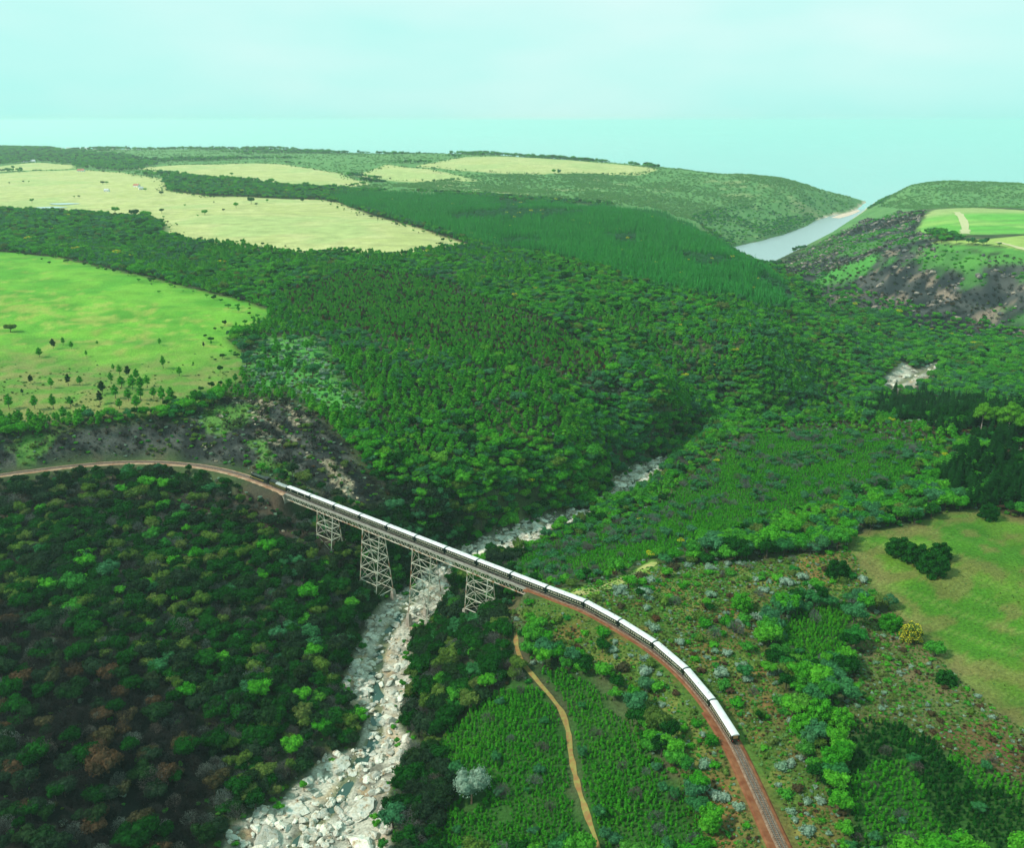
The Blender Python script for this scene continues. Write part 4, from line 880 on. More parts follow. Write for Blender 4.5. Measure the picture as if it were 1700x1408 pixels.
en = link('steam_locomotive', None, loc=loc, rot=(0, 0, rz))
tag(en, 'black and dark green steam engine with yellow lining heading the train off the viaduct', 'locomotive')
m = MB(); m.tube((-4.2, 0, 2.75), (5.6, 0, 2.65), 1.02, 0.92, 20); m.build('boiler', loco_g, en)
m = MB(); m.tube((5.6, 0, 2.65), (8.0, 0, 2.65), 0.95, 0.95, 20); m.tube((8.0, 0, 2.65), (8.15, 0, 2.65), 0.80, 0.7, 20); m.build('smokebox', loco_b, en)
m = MB(); m.tube((7.0, 0, 3.5), (7.0, 0, 4.05), 0.32, 0.40, 14); m.build('chimney', loco_b, en)
m = MB(); m.tube((3.4, 0, 3.5), (3.4, 0, 3.98), 0.48, 0.30, 14); m.build('dome', loco_g, en)
m = MB(); m.tube((0.6, 0, 3.55), (0.6, 0, 3.95), 0.42, 0.28, 14); m.build('sand_dome', loco_g, en)
m = MB(); m.box(-7.2, -4.2, -1.42, -1.34, 1.5, 3.5); m.box(-7.2, -4.2, 1.34, 1.42, 1.5, 3.5); m.box(-4.28, -4.2, -1.34, 1.34, 1.5, 3.5); m.box(-7.2, -4.2, -1.34, 1.34, 1.45, 1.55)
cb_ = m.build('cab', loco_g, en)
m = MB(); pr = [(1.55 * math.cos(a), 3.505 + 0.45 * math.sin(a)) for a in np.linspace(0, math.pi, 9)]
m.add([(x, y, z) for x in (-7.6, -4.0) for y, z in pr], [(i, i + 1, 9 + i + 1, 9 + i) for i in range(8)] + [tuple(range(9))[::-1], tuple(range(9, 18)), (0, 9, 17, 8)])
m.build('cab_roof', loco_b, cb_)
m = MB()
for s_ in (-1, 1):
    y0, y1 = sorted((s_ * 0.85, s_ * 1.40)); m.box(-4.15, 8.2, y0, y1, 1.60, 1.68)
m.build('running_board', loco_b, en)
m = MB()
for s_ in (-1, 1):
    y0, y1 = sorted((s_ * 1.402, s_ * 1.43)); m.box(-4.15, 8.2, y0, y1, 1.56, 1.74)
m.build('lining', brass, en)
m = MB(); m.box(-7.2, 8.4, -0.5, 0.5, 0.75, 1.45); m.build('main_frame', loco_b, en)
for s_ in (-1, 1):
    m = MB(); m.tube((6.0, s_ * 1.05, 1.0), (7.3, s_ * 1.05, 1.0), 0.42, n=14); m.build('cylinder', loco_b, en)
    m = MB(); y0, y1 = sorted((s_ * 1.0, s_ * 1.06)); m.box(5.9, 7.6, y0, y1, 2.0, 3.35); m.build('smoke_deflector', loco_g, en)
    m = MB(); m.bar((-2.8, s_ * 0.92, 0.76), (6.0, s_ * 0.92, 0.95), 0.10, 0.14); m.build('connecting_rod', wheel_m, en)
    for k in range(4):
        m = MB(); m.tube((-2.8 + 1.75 * k, s_ * 0.62, 0.76), (-2.8 + 1.75 * k, s_ * 0.76, 0.76), 0.76, n=20); m.build('driving_wheel', wheel_m, en)
    for x in (5.2, 7.6, -5.2):
        m = MB(); m.tube((x, s_ * 0.60, 0.42), (x, s_ * 0.72, 0.42), 0.42, n=14); m.build('carrying_wheel', wheel_m, en)
m = MB(); m.box(8.4, 8.6, -1.35, 1.35, 0.85, 1.35); m.add([(8.6, -1.2, 0.85), (8.6, 1.2, 0.85), (8.6, -1.2, 0.2), (8.6, 1.2, 0.2), (9.3, 0, 0.2)], [(0, 1, 4), (0, 4, 2), (1, 3, 4), (2, 4, 3)])
m.build('cowcatcher', loco_b, en)
m = MB(); m.tube((8.16, 0, 3.45), (8.45, 0, 3.45), 0.2, n=12); m.build('headlamp', cream, en)

# ------------------------------------------------------------------ plants: materials
def leaf_mat(name, stops, patch=0.5, trans=0.38, rough=0.85):
    """colour differs from plant to plant and drifts slowly over the hillside"""
    m, t, b = new_mat(name, rough, 0.12)
    oi = t.nodes.new('ShaderNodeObjectInfo')
    n = t.nodes.new('ShaderNodeTexNoise'); n.inputs['Scale'].default_value = 0.022; n.inputs['Detail'].default_value = 3
    t.links.new(oi.outputs['Location'], n.inputs['Vector'])
    mx = t.nodes.new('ShaderNodeMix'); mx.data_type = 'FLOAT'; mx.inputs[0].default_value = patch
    st = t.nodes.new('ShaderNodeMapRange'); st.inputs[1].default_value = 0.28; st.inputs[2].default_value = 0.72
    t.links.new(n.outputs['Fac'], st.inputs[0])
    t.links.new(oi.outputs['Random'], mx.inputs[2]); t.links.new(st.outputs[0], mx.inputs[3])
    r = t.nodes.new('ShaderNodeValToRGB')
    el = r.color_ramp.elements
    while len(el) < len(stops): el.new(0.5)
    for k, c_ in enumerate(stops):
        el[k].position = k / (len(stops) - 1); el[k].color = (*c_, 1)
    t.links.new(mx.outputs[0], r.inputs['Fac'])
    g = t.nodes.new('ShaderNodeNewGeometry')
    n2 = t.nodes.new('ShaderNodeTexNoise'); n2.inputs['Scale'].default_value = 1.1; n2.inputs['Detail'].default_value = 2
    t.links.new(g.outputs['Position'], n2.inputs['Vector'])
    mr = t.nodes.new('ShaderNodeMapRange'); mr.inputs[1].default_value = 0.3; mr.inputs[2].default_value = 0.7; mr.inputs[3].default_value = 0.85; mr.inputs[4].default_value = 2.0
    t.links.new(n2.outputs['Fac'], mr.inputs[0])
    vm = t.nodes.new('ShaderNodeVectorMath'); vm.operation = 'SCALE'
    t.links.new(r.outputs['Color'], vm.inputs[0]); t.links.new(mr.outputs[0], vm.inputs['Scale'])
    # thin leaves: part of the light is scattered back, part shines through
    out = t.nodes['Material Output']
    t.nodes.remove(b)
    df = t.nodes.new('ShaderNodeBsdfDiffuse'); tl = t.nodes.new('ShaderNodeBsdfTranslucent'); ms = t.nodes.new('ShaderNodeMixShader')
    ms.inputs[0].default_value = trans
    t.links.new(vm.outputs[0], df.inputs['Color']); t.links.new(vm.outputs[0], tl.inputs['Color'])
    t.links.new(df.outputs[0], ms.inputs[1]); t.links.new(tl.outputs[0], ms.inputs[2]); t.links.new(ms.outputs[0], out.inputs['Surface'])
    return m
LEAF = {
    'green': leaf_mat('foliage_green', [(0.016, 0.105, 0.008), (0.036, 0.205, 0.012), (0.072, 0.265, 0.018), (0.020, 0.140, 0.022), (0.125, 0.275, 0.024)], 0.35),
    'sombre': leaf_mat('foliage_shade_tone', [(0.007, 0.026, 0.008), (0.020, 0.040, 0.020), (0.010, 0.042, 0.008), (0.032, 0.036, 0.022)], 0.25),  # darkened leaf colour: shade over the left slope put into the foliage
    'dark': leaf_mat('foliage_dark', [(0.005, 0.036, 0.005), (0.008, 0.062, 0.007), (0.014, 0.084, 0.010)], 0.35),
    'teal': leaf_mat('foliage_teal', [(0.022, 0.105, 0.040), (0.045, 0.150, 0.062), (0.026, 0.135, 0.034), (0.070, 0.165, 0.080)], 0.4),
    'olive': leaf_mat('foliage_olive', [(0.055, 0.095, 0.020), (0.075, 0.140, 0.020), (0.105, 0.120, 0.040)], 0.4),
    'brown': leaf_mat('foliage_scorched', [(0.045, 0.030, 0.018), (0.075, 0.045, 0.024), (0.045, 0.048, 0.022), (0.11, 0.045, 0.02)], 0.3),
    'grey': leaf_mat('twigs_grey', [(0.070, 0.085, 0.070), (0.115, 0.135, 0.115), (0.085, 0.070, 0.060), (0.10, 0.14, 0.11)], 0.3),
    'char': leaf_mat('twigs_charred', [(0.012, 0.011, 0.011), (0.030, 0.027, 0.025), (0.018, 0.024, 0.020)], 0.3),
    'pine': leaf_mat('needles_pine', [(0.018, 0.140, 0.010), (0.046, 0.230, 0.014), (0.095, 0.265, 0.020)], 0.4),
    'conifer': leaf_mat('needles_conifer', [(0.012, 0.120, 0.014), (0.020, 0.170, 0.024), (0.036, 0.205, 0.028)], 0.5),
    'darkpine': leaf_mat('needles_dark', [(0.004, 0.030, 0.005), (0.008, 0.048, 0.008)], 0.4),
    'sapling': leaf_mat('needles_sapling', [(0.018, 0.150, 0.008), (0.042, 0.225, 0.012), (0.075, 0.250, 0.016)], 0.5),
    'yellow': leaf_mat('blossom_yellow', [(0.40, 0.33, 0.02), (0.55, 0.47, 0.03)], 0.2),
    'lime': leaf_mat('foliage_lime', [(0.06, 0.21, 0.014), (0.10, 0.25, 0.02)], 0.3),
    'scrub': leaf_mat('foliage_scrub', [(0.065, 0.170, 0.040), (0.095, 0.210, 0.055), (0.130, 0.215, 0.070)], 0.5),
    'silver': leaf_mat('foliage_silver', [(0.13, 0.20, 0.14), (0.20, 0.27, 0.20), (0.10, 0.20, 0.10)], 0.3),
}
bark = noise_mat('bark', (0.055, 0.040, 0.030), (0.12, 0.095, 0.075), 1.5, 0.95, 0.1)
bark_pale = noise_mat('bark_pale', (0.22, 0.18, 0.15), (0.36, 0.30, 0.26), 1.2, 0.9, 0.1)
bark_pink = noise_mat('bark_pink', (0.30, 0.14, 0.09), (0.40, 0.22, 0.15), 1.2, 0.9, 0.1)

# ------------------------------------------------------------------ plants: shapes
_ICO = None
def ico():
    global _ICO
    if _ICO is None:
        p = (1 + 5 ** 0.5) / 2
        v = np.array([(-1, p, 0), (1, p, 0), (-1, -p, 0), (1, -p, 0), (0, -1, p), (0, 1, p), (0, -1, -p), (0, 1, -p), (p, 0, -1), (p, 0, 1), (-p, 0, -1), (-p, 0, 1)], float)
        v /= np.linalg.norm(v[0])
        f = [(0, 11, 5), (0, 5, 1), (0, 1, 7), (0, 7, 10), (0, 10, 11), (1, 5, 9), (5, 11, 4), (11, 10, 2), (10, 7, 6), (7, 1, 8), (3, 9, 4), (3, 4, 2), (3, 2, 6), (3, 6, 8), (3, 8, 9), (4, 9, 5), (2, 4, 11), (6, 2, 10), (8, 6, 7), (9, 8, 1)]
        vs_, mid, nf = list(v), {}, []
        def md(a, b_):
            k = (min(a, b_), max(a, b_))
            if k not in mid:
                q = vs_[a] + vs_[b_]; vs_.append(q / np.linalg.norm(q)); mid[k] = len(vs_) - 1
            return mid[k]
        for a, b_, c_ in f:
            x, y, z = md(a, b_), md(b_, c_), md(c_, a)
            nf += [(a, x, z), (b_, y, x), (c_, z, y), (x, y, z)]
        _ICO = (np.array(vs_), nf, v, f)
    return _ICO

def leaf_quad(mb, p, nrm, size, rg, m=0, slim=0.75):
    nrm = nrm / (np.linalg.norm(nrm) + 1e-9)
    t_ = np.cross(nrm, rg.normal(size=3)); t_ /= np.linalg.norm(t_) + 1e-9
    s_ = np.cross(nrm, t_)
    w, h_ = size * 0.5, size * 0.5 * slim
    bend = nrm * size * 0.18
    mb.add([p - t_ * w - bend, p - s_ * h_, p + t_ * w - bend, p + s_ * h_], [(0, 1, 2, 3)], m)

def lobe(mb, c_, r, rg, n_leaf, size, core=0.80, m=0, up=0.25, squash=0.85):
    _, _, V, Fc = ico()
    c_ = np.array(c_, float)
    vv = V * (1 + 0.22 * (rg.random(len(V))[:, None] - 0.5)) * r * core * np.array([1, 1, squash])
    mb.add(vv + c_, Fc, m)
    for _ in range(n_leaf):
        d = rg.normal(size=3); d[2] = d[2] * 0.8 + up; d /= np.linalg.norm(d)
        p = c_ + d * r * np.array([1, 1, squash]) * rg.uniform(0.80, 1.10)
        leaf_quad(mb, p, d + 0.70 * rg.normal(size=3), size * rg.uniform(0.65, 1.35), rg, m)

def crown_broad(seed, R_=4.0, H=7.5, n_lobe=10, n_leaf=78, size=0.66, tips=None, flat=0.62):
    rg = np.random.default_rng(seed); mb = MB()
    cz = H - R_ * flat
    lobe(mb, (0, 0, cz - 0.2), R_ * 0.62, rg, n_leaf, size, squash=0.8)
    for k in range(n_lobe):
        a = 2 * math.pi * (k + rg.uniform(-.3, .3)) / n_lobe * (1.62 if k % 2 else 1)
        rad = R_ * rg.uniform(0.42, 0.72)
        z = cz + R_ * flat * rg.uniform(-0.45, 0.55) * (1.15 - rad / R_)
        r = R_ * rg.uniform(0.26, 0.42)
        lobe(mb, (rad * math.cos(a), rad * math.sin(a), z), r, rg, n_leaf, size * 0.9, squash=0.85)
        if tips:
            for _ in range(tips):
                d = rg.normal(size=3); d[2] = abs(d[2]) + 0.25; d /= np.linalg.norm(d)
                leaf_quad(mb, np.array([rad * math.cos(a), rad * math.sin(a), z]) + d * r * 1.08, d + 0.4 * rg.normal(size=3), size * 0.75, rg, 1)
    return mb

def trunk_mb(seed, h0, r0, branches, R_, H, lean=0.06):
    rg = np.random.default_rng(seed + 900); mb = MB()
    top = np.array([rg.normal() * lean * h0, rg.normal() * lean * h0, h0])
    mb.tube((0, 0, -0.6), top, r0, r0 * 0.65, 7)
    for k in range(branches):
        a = 2 * math.pi * k / max(branches, 1) + rg.uniform(-.4, .4)
        e = np.array([R_ * 0.55 * math.cos(a), R_ * 0.55 * math.sin(a), h0 + (H - h0) * rg.uniform(0.35, 0.7)])
        mb.tube(top * 0.92, e, r0 * 0.45, r0 * 0.14, 5)
    return mb

def crown_pine(seed, H=8.0, R_=2.0, n=10, leaf=44, size=0.5):
    rg = np.random.default_rng(seed); mb = MB()
    for k in range(n):
        t_ = k / (n - 1)
        z = H * (0.34 + 0.58 * t_); rr = R_ * (0.75 + 0.35 * math.sin(math.pi * min(t_ * 1.1, 1))) * (1 - 0.62 * t_ ** 2.2)
        a = k * 2.4
        lobe(mb, (rr * 0.5 * math.cos(a), rr * 0.5 * math.sin(a), z), max(rr * 0.66, 0.5), rg, leaf, size, squash=0.8, up=0.4)
    return mb

def crown_conifer(seed, H=12.0, R_=2.1, tiers=9, per=8):
    rg = np.random.default_rng(seed); mb = MB()
    for k in range(tiers):
        t_ = k / (tiers - 1)
        z = H * (0.16 + 0.80 * t_); r = R_ * (1 - t_) ** 0.8 + 0.25
        for j in range(per if k < tiers - 2 else 5):
            a = 2 * math.pi * (j + 0.5 * (k % 2) + rg.uniform(-.2, .2)) / per
            d = np.array([math.cos(a), math.sin(a), 0]); s_ = np.array([-d[1], d[0], 0])
            rr = r * rg.uniform(0.75, 1.15); w = rr * 0.42
            dz = np.array([0, 0, 1.0])
            mb.add([dz * (z + rr * 0.55), d * rr * 0.6 + s_ * w + dz * (z + rr * .12), d * rr + dz * (z - rr * 0.12), d * rr * 0.6 - s_ * w + dz * (z + rr * .12)], [(0, 1, 2, 3)])
    mb.tube((0, 0, H * 0.93), (0, 0, H * 1.03), 0.18, 0.03, 5)
    return mb

def crown_twig(seed, H=5.0, R_=2.8, n=40, twig=430, leaf=0):
    rg = np.random.default_rng(seed); mb = MB()
    for k in range(n):
        d = rg.normal(size=3); d[2] = abs(d[2]) + 0.15; d /= np.linalg.norm(d)
        e = np.array([d[0] * R_, d[1] * R_, H * 0.35 + d[2] * H * 0.62]) * rg.uniform(0.8, 1.0)
        mid = np.array([e[0] * 0.4, e[1] * 0.4, H * 0.12 + e[2] * 0.45])
        mb.tube((0, 0, H * 0.16), mid, 0.075, 0.055, 3, caps=False); mb.tube(mid, e, 0.055, 0.02, 3, caps=False)
    for k in range(twig):
        d = rg.normal(size=3); d[2] = abs(d[2]) + 0.05; d /= np.linalg.norm(d)
        p = np.array([d[0] * R_, d[1] * R_, H * 0.35 + d[2] * H * 0.62]) * rg.uniform(0.72, 1.04)
        leaf_quad(mb, p, np.cross(d, rg.normal(size=3)), rg.uniform(0.35, 0.8), rg, 0, 0.22)
    return mb

def crown_bush(seed, R_=1.2, H=1.3, n=4, leaf=34, size=0.34):
    rg = np.random.default_rng(seed); mb = MB()
    for k in range(n):
        a = k * 2.4
        lobe(mb, (R_ * 0.45 * math.cos(a) * (k > 0), R_ * 0.45 * math.sin(a) * (k > 0), H * rg.uniform(0.35, 0.6)), R_ * rg.uniform(0.45, 0.65), rg, leaf, size, squash=0.8)
    return mb

def crown_dome(seed, R_=4.0, H=6.4, n_leaf=70, size=0.6, tips=0):
    """a round crown that comes down to the grass"""
    rg = np.random.default_rng(seed); mb = MB()
    lobe(mb, (0, 0, H * 0.42), R_ * 0.74, rg, n_leaf, size, squash=H * 0.5 / R_)
    for k in range(18):
        t_ = (k + 0.5) / 18
        z = 0.14 + 0.74 * t_; a = k * 2.4
        rad = R_ * 0.74 * math.sqrt(max(0.03, 1 - ((z - 0.34) / 0.62) ** 2))
        c_ = np.array([rad * math.cos(a), rad * math.sin(a), z * H]); r = R_ * rg.uniform(0.24, 0.36)
        lobe(mb, c_, r, rg, n_leaf, size, squash=0.9)
        for _ in range(tips):
            d = rg.normal(size=3); d[2] = d[2] + 0.35; d /= np.linalg.norm(d)
            if (d[0] * c_[0] + d[1] * c_[1]) < -0.2 * r: continue
            leaf_quad(mb, c_ + d * r * 1.1, d + 0.4 * rg.normal(size=3), size * 0.8, rg, 1)
    return mb

def crown_sapling(seed, H=2.3, R_=0.85):
    rg = np.random.default_rng(seed); mb = MB()
    for z, r in ((0.26, 0.85), (0.52, 0.66), (0.78, 0.42)):
        lobe(mb, (rg.normal() * .08, rg.normal() * .08, H * z), R_ * r, rg, 17, 0.40, core=0.7, squash=0.95, up=0.5)
    return mb

def crown_gum(seed, H=24.0, R_=8.0):
    rg = np.random.default_rng(seed); mb = MB()
    for k in range(20):
        a, rad = k * 2.4, R_ * math.sqrt((k + .4) / 20) * 0.85
        lobe(mb, (rad * math.cos(a), rad * math.sin(a), H * (0.93 - 0.46 * (rad / R_) ** 1.3) + rg.uniform(-2.6, .8)), R_ * rg.uniform(0.27, 0.38), rg, 110, 0.85, squash=0.75, up=0.5)
    return mb

# species: list of (crown builder, trunk builder)
class Species:
    pass
SPECIES = {}
def species(key, crowns, trunks, leafkey, barkm, height_m, extra=None):
    for vi, (cm, tm) in enumerate(zip(crowns, trunks)):
        s_ = Species(); s_.h = height_m
        mats = [LEAF[leafkey]] + ([LEAF[extra]] if extra else [])
        s_.crown = cm.mesh(key + '_crown', mats)
        s_.trunk = tm.mesh(key + '_trunk', [barkm]) if tm else None
        j = MB(); j.add(cm.v, cm.f); j.m = list(cm.m)
        if tm: j.add(tm.v, tm.f, len(mats))
        s_.joined = mesh_of(key + '_whole', j.v, j.f, mats + [barkm], j.m)
        SPECIES.setdefault(key, []).append(s_)
BROAD = [crown_broad(k, R_=4.0 + 0.4 * (k % 3 - 1), H=7.2 + 0.6 * (k % 2)) for k in range(1, 6)]
BTR = [trunk_mb(k, 3.2, 0.26, 4, 4.0, 7.2) for k in range(1, 6)]
for key in ('green', 'dark', 'teal', 'olive', 'brown', 'lime', 'sombre'):
    species('broad_' + key, BROAD[:5] if key in ('green', 'teal') else BROAD[1:4], BTR[:5] if key in ('green', 'teal') else BTR[1:4], key, bark, 7.5)
PINES = [crown_pine(k, 8.0 + 0.8 * (k % 2), 1.9 + 0.25 * (k % 3)) for k in range(20, 24)]
PTR = [trunk_mb(k, 6.2, 0.17, 0, 2, 8) for k in range(20, 24)]
for key in ('pine', 'brown', 'darkpine'):
    species('pine_' + key, PINES[:4] if key == 'pine' else PINES[:3], PTR, key, bark, 8.4)
species('conifer', [crown_conifer(k, 12 + k % 2, 2.1) for k in range(30, 33)], [trunk_mb(k, 8, 0.16, 0, 2, 8, 0.01) for k in range(30, 33)], 'conifer', bark, 12.5)
species('darkconifer', [crown_conifer(k, 13 + k % 2, 2.6, 10, 9) for k in range(34, 36)], [trunk_mb(k, 9, 0.2, 0, 2, 8, 0.01) for k in range(34, 36)], 'darkpine', bark, 13.5)
TW = [crown_twig(k, 5 + 0.6 * (k % 2), 2.8 + 0.3 * (k % 3)) for k in range(40, 43)]
TWT = [trunk_mb(k, 1.6, 0.14, 0, 2, 5) for k in range(40, 43)]
species('twig_grey', TW, TWT, 'grey', bark_pale, 5.3)
species('twig_char', TW, TWT, 'char', bark, 5.3)
species('sapling', [crown_sapling(k) for k in range(50, 53)], [None] * 3, 'sapling', bark, 2.6)
species('sapling_dark', [crown_sapling(k, 2.5, 1.0) for k in range(53, 55)], [None, None], 'dark', bark, 2.6)
for key in ('green', 'olive', 'silver', 'scrub', 'brown'):
    species('bush_' + key, [crown_bush(k, 1.2, 1.3) for k in range(60, 63)], [None] * 3, key, bark, 1.5)
species('bush_low', [crown_bush(k, 1.5, 0.55, 5, 30, 0.40) for k in range(64, 67)], [None] * 3, 'scrub', bark, 0.9)
species('acacia', [crown_broad(70, 4.0, 7.0, 9, 40, 0.9, tips=26)], [trunk_mb(70, 3, 0.22, 4, 4, 7)], 'green', bark, 7.4, 'yellow')
species('acacia_full', [crown_dome(71, 4.0, 6.4, 34, 0.55, tips=60)], [trunk_mb(71, 3, 0.22, 4, 4, 6)], 'olive', bark, 7.4, 'yellow')
species('dome_dark', [crown_dome(k) for k in range(80, 83)], [trunk_mb(k, 2.5, 0.25, 3, 3, 5) for k in range(80, 83)], 'dark', bark, 6.6)
species('dome_green', [crown_dome(k) for k in range(84, 87)], [trunk_mb(k, 2.5, 0.25, 3, 3, 5) for k in range(84, 87)], 'green', bark, 6.6)
species('gum', [crown_gum(72)], [trunk_mb(72, 12, 0.5, 7, 8, 24)], 'lime', bark_pale, 25)
species('pale_tree', [crown_broad(73, 6.0, 9.5, 12, 90, 0.62, flat=0.5)], [trunk_mb(73, 4.5, 0.3, 6, 7, 9)], 'silver', bark_pink, 9.5)

# ------------------------------------------------------------------ plants: where they grow
rng = np.random.default_rng(11)
def jitter_grid(y0, y1, s_, half=0.70, pad=40):
    xm = half * y1 + pad
    gx, gy = np.meshgrid(np.arange(-xm, xm, s_), np.arange(y0, y1, s_))
    x = gx.ravel() + rng.uniform(-.48, .48, gx.size) * s_
    y = gy.ravel() + rng.uniform(-.48, .48, gx.size) * s_
    m = np.abs(x) < half * y + pad
    return x[m], y[m]
PLANTS = {}          # species key -> arrays x, y, z, scale
def plant(key, x, y, scale, sink=0.0):
    if len(x) == 0: return
    z = ground_z(x, y) - sink
    PLANTS.setdefault(key, []).append(np.stack([x, y, z, scale], -1))
def line_dist(x, y):
    return seg_dist(x, y, _cut)[0]
_path = [(p[0], p[1], 0) for p in LINE_PATH]
_lane = [(p[0], p[1], 0) for p in LINE_LANE]
def span_low(x, y):
    """low ground beneath the viaduct, where the line is far overhead"""
    s_ = (x - B0[0]) * BU[0] + (y - B0[1]) * BU[1]
    return (s_ > 6) & (s_ < BLEN - 6) & (ground_z(x, y) < RAIL_Z - 13) & (line_dist(x, y) < 30)
def in_(x, y, *polys):
    r = np.zeros(x.shape, bool)
    for p in polys: r |= inside(x, y, p)
    return r
FIELDS = (GREEN_FIELD, TAN_FIELD, FAR_FIELD_A, FAR_FIELD_B, FAR_FIELD_C, FAR_FIELD_D, EAST_FIELD_A, EAST_FIELD_B)
SAPS = (SAPLING_SPUR, SAPLING_WEST, SAPLING_EAST, SAPLING_PATCH, SAPLING_CORNER)

def not_under_bridge(x, y, h, tower=True):
    s_ = (x - B0[0]) * BU[0] + (y - B0[1]) * BU[1]
    n_ = np.abs((x - B0[0]) * BN[0] + (y - B0[1]) * BN[1])
    over = (s_ > -4) & (s_ < BLEN + 4) & (n_ < 12)
    hide = over & (ground_z(x, y) + h > RAIL_Z - 6)
    tow = np.zeros(x.shape, bool)
    for c_ in tow_c: tow |= (np.abs(s_ - c_) < 7.6) & (n_ < 7.5)
    return ~(hide | (tow & over)) if tower else ~hide

# --- A: the mixed forest, near and middle distance
x, y = jitter_grid(92, 1330, 5.0)
x2, y2 = jitter_grid(92, 560, 6.2); m2 = (x2 < 10) | (y2 > 480)
x3, y3 = jitter_grid(300, 950, 3.2)
slope = np.hypot(ground_z(x3 + 2, y3) - ground_z(x3 - 2, y3), ground_z(x3, y3 + 2) - ground_z(x3, y3 - 2)) / 4
m3 = slope > 0.75
x, y = np.r_[x, x2[m2], x3[m3]], np.r_[y, y2[m2], y3[m3]]
dt = line_dist(x, y)
wob = (fbm(x, y, 14, 2, 61) - 0.5) * 10
ok = ~in_(x, y, *FIELDS, *SAPS, MEADOW, TRACKSIDE, SCRUB_EAST, CLEARING, PINE_BLOCK, HEADLAND, BURNT_HILL, BED_FAR, EAST_GREEN)
ok &= ((dt + wob * 0.4 > 8.5) | span_low(x, y)) & (seg_dist(x, y, _path)[0] > 3.5) & (seg_dist(x, y, _lane)[0] > 5)
_dr, _bd = seg_dist(x, y, RIVER)
ok &= ((sd(x, y, BED_NEAR) + wob * np.where(y > 425, 0.9, 0.25) > np.where(y > 425, -1.5, 1.2)) | (ground_z(x, y) - _bd > np.where(y > 425, 2.2, 3.4))) & (ground_z(x, y) > 1)
ok &= ~((y < 345) & (x > 20) & (dt < 17 + wob))
bank = inside(x, y, BURNT_BANK)
below = inside(x, y, BURNT_BELOW)
gully = sd(x, y, BURNT_GULLY) + wob * 2 < 0
ok &= ~(bank & (rng.random(x.size) < 0.72)) & ~(below & (rng.random(x.size) < 0.30)) & ~(gully & (rng.random(x.size) < 0.12))
x, y, dt, bank, below, gully = [a[ok] for a in (x, y, dt, bank, below, gully)]
mixn, mix2 = fbm(x, y, 55, 3, 63), fbm(x, y, 24, 3, 65)
u = rng.random(x.size)
left_slope = (x < 5) & (y < 500) & (line_dist(x, y) > 0) & (y < 505) & (ground_z(x, y) < 79)
brush = sd(x, y, BRUSH_BURN) < 15
belt = (y > 860) & (x < 200)
dpine = sd(x, y, DARK_PINES) + (fbm(x, y, 16, 2, 125) - 0.5) * 26 < 0
light = sd(x, y, LIGHT_SLOPE) < 6
midpine = (smooth(0.44, 0.56, mixn) > u * 0.9) & (y > 520) & (x < 330)
kind = np.full(x.shape, 'broad_green', object)
v2 = rng.random(x.size)
kind[v2 < 0.22] = 'broad_teal'
kind[(v2 > 0.22) & (v2 < 0.32)] = 'broad_dark'
kind[(v2 > 0.32) & (v2 < 0.40)] = 'broad_olive'
kind[(v2 > 0.40) & (v2 < 0.43)] = 'twig_grey'
kind[midpine] = 'pine_pine'
kind[midpine & (v2 < 0.09)] = 'broad_teal'
kind[(v2 > 0.9975)] = 'acacia'
kind[(v2 > 0.93) & (v2 < 0.955) & (y > 480)] = 'broad_lime'
far_r = (y > 620) & (x > 150)
kind[far_r & (v2 < 0.30)] = 'broad_teal'
tealp = (fbm(x, y, 75, 3, 119) > 0.58) & (y > 600) & (v2 < 0.6)
kind[tealp] = np.where(v2[tealp] < 0.45, 'broad_teal', 'twig_grey')
ls = left_slope  # darker kinds here: burnt growth, plus the slope's shade put into tree colour
kind[ls & (v2 < 0.24)] = 'broad_teal'
kind[ls & (v2 > 0.24) & (v2 < 0.50)] = 'broad_dark'
kind[ls & (v2 > 0.50) & (v2 < 0.60)] = 'broad_olive'
kind[ls & (v2 > 0.60) & (v2 < 0.70)] = 'twig_grey'
kind[ls & (v2 > 0.70) & (v2 < 0.82)] = 'broad_dark'
kind[ls & (v2 > 0.84) & (v2 < 0.97)] = 'broad_sombre'
kind[ls & (v2 > 0.99)] = 'broad_sombre'
kind[ls & (v2 > 0.10) & (v2 < 0.24)] = 'broad_sombre'
kind[ls & (v2 > 0.36) & (v2 < 0.60)] = 'broad_sombre'
brn = ls & (mix2 > 0.44) & (v2 < 0.80)
kind[brn] = np.where(v2[brn] < 0.30, 'twig_grey', np.where(v2[brn] < 0.42, 'broad_olive', np.where(v2[brn] < 0.5, 'twig_char', 'broad_dark')))
kind[gully] = np.where(v2[gully] < 0.62, 'twig_char', np.where(v2[gully] < 0.76, 'twig_grey', np.where(v2[gully] < 0.84, 'broad_brown', np.where(v2[gully] < 0.93, 'broad_sombre', 'broad_dark'))))
kind[below & ~gully] = np.where(v2[below & ~gully] < 0.34, 'twig_grey', np.where(v2[below & ~gully] < 0.50, 'twig_char', np.where(v2[below & ~gully] < 0.62, 'broad_olive', 'broad_sombre')))
kind[bank] = np.where(v2[bank] < 0.6, 'twig_char', 'bush_olive')
kind[brush] = np.where(v2[brush] < 0.62, 'pine_pine', np.where(v2[brush] < 0.80, 'pine_brown', np.where(v2[brush] < 0.9, 'twig_grey', 'broad_dark')))
kind[light] = np.where(v2[light] < 0.5, 'bush_silver', np.where(v2[light] < 0.75, 'broad_teal', 'pine_pine'))
kind[dpine] = np.where(v2[dpine] < 0.52, 'darkconifer', np.where(v2[dpine] < 0.74, 'pine_darkpine', np.where(v2[dpine] < 0.9, 'broad_dark', 'broad_green')))
sc = rng.uniform(0.62, 1.12, x.size) * (0.88 + 0.35 * (fbm(x, y, 38, 2, 67)))
sc = np.where(rng.random(x.size) < 0.06, sc * 1.35, sc)
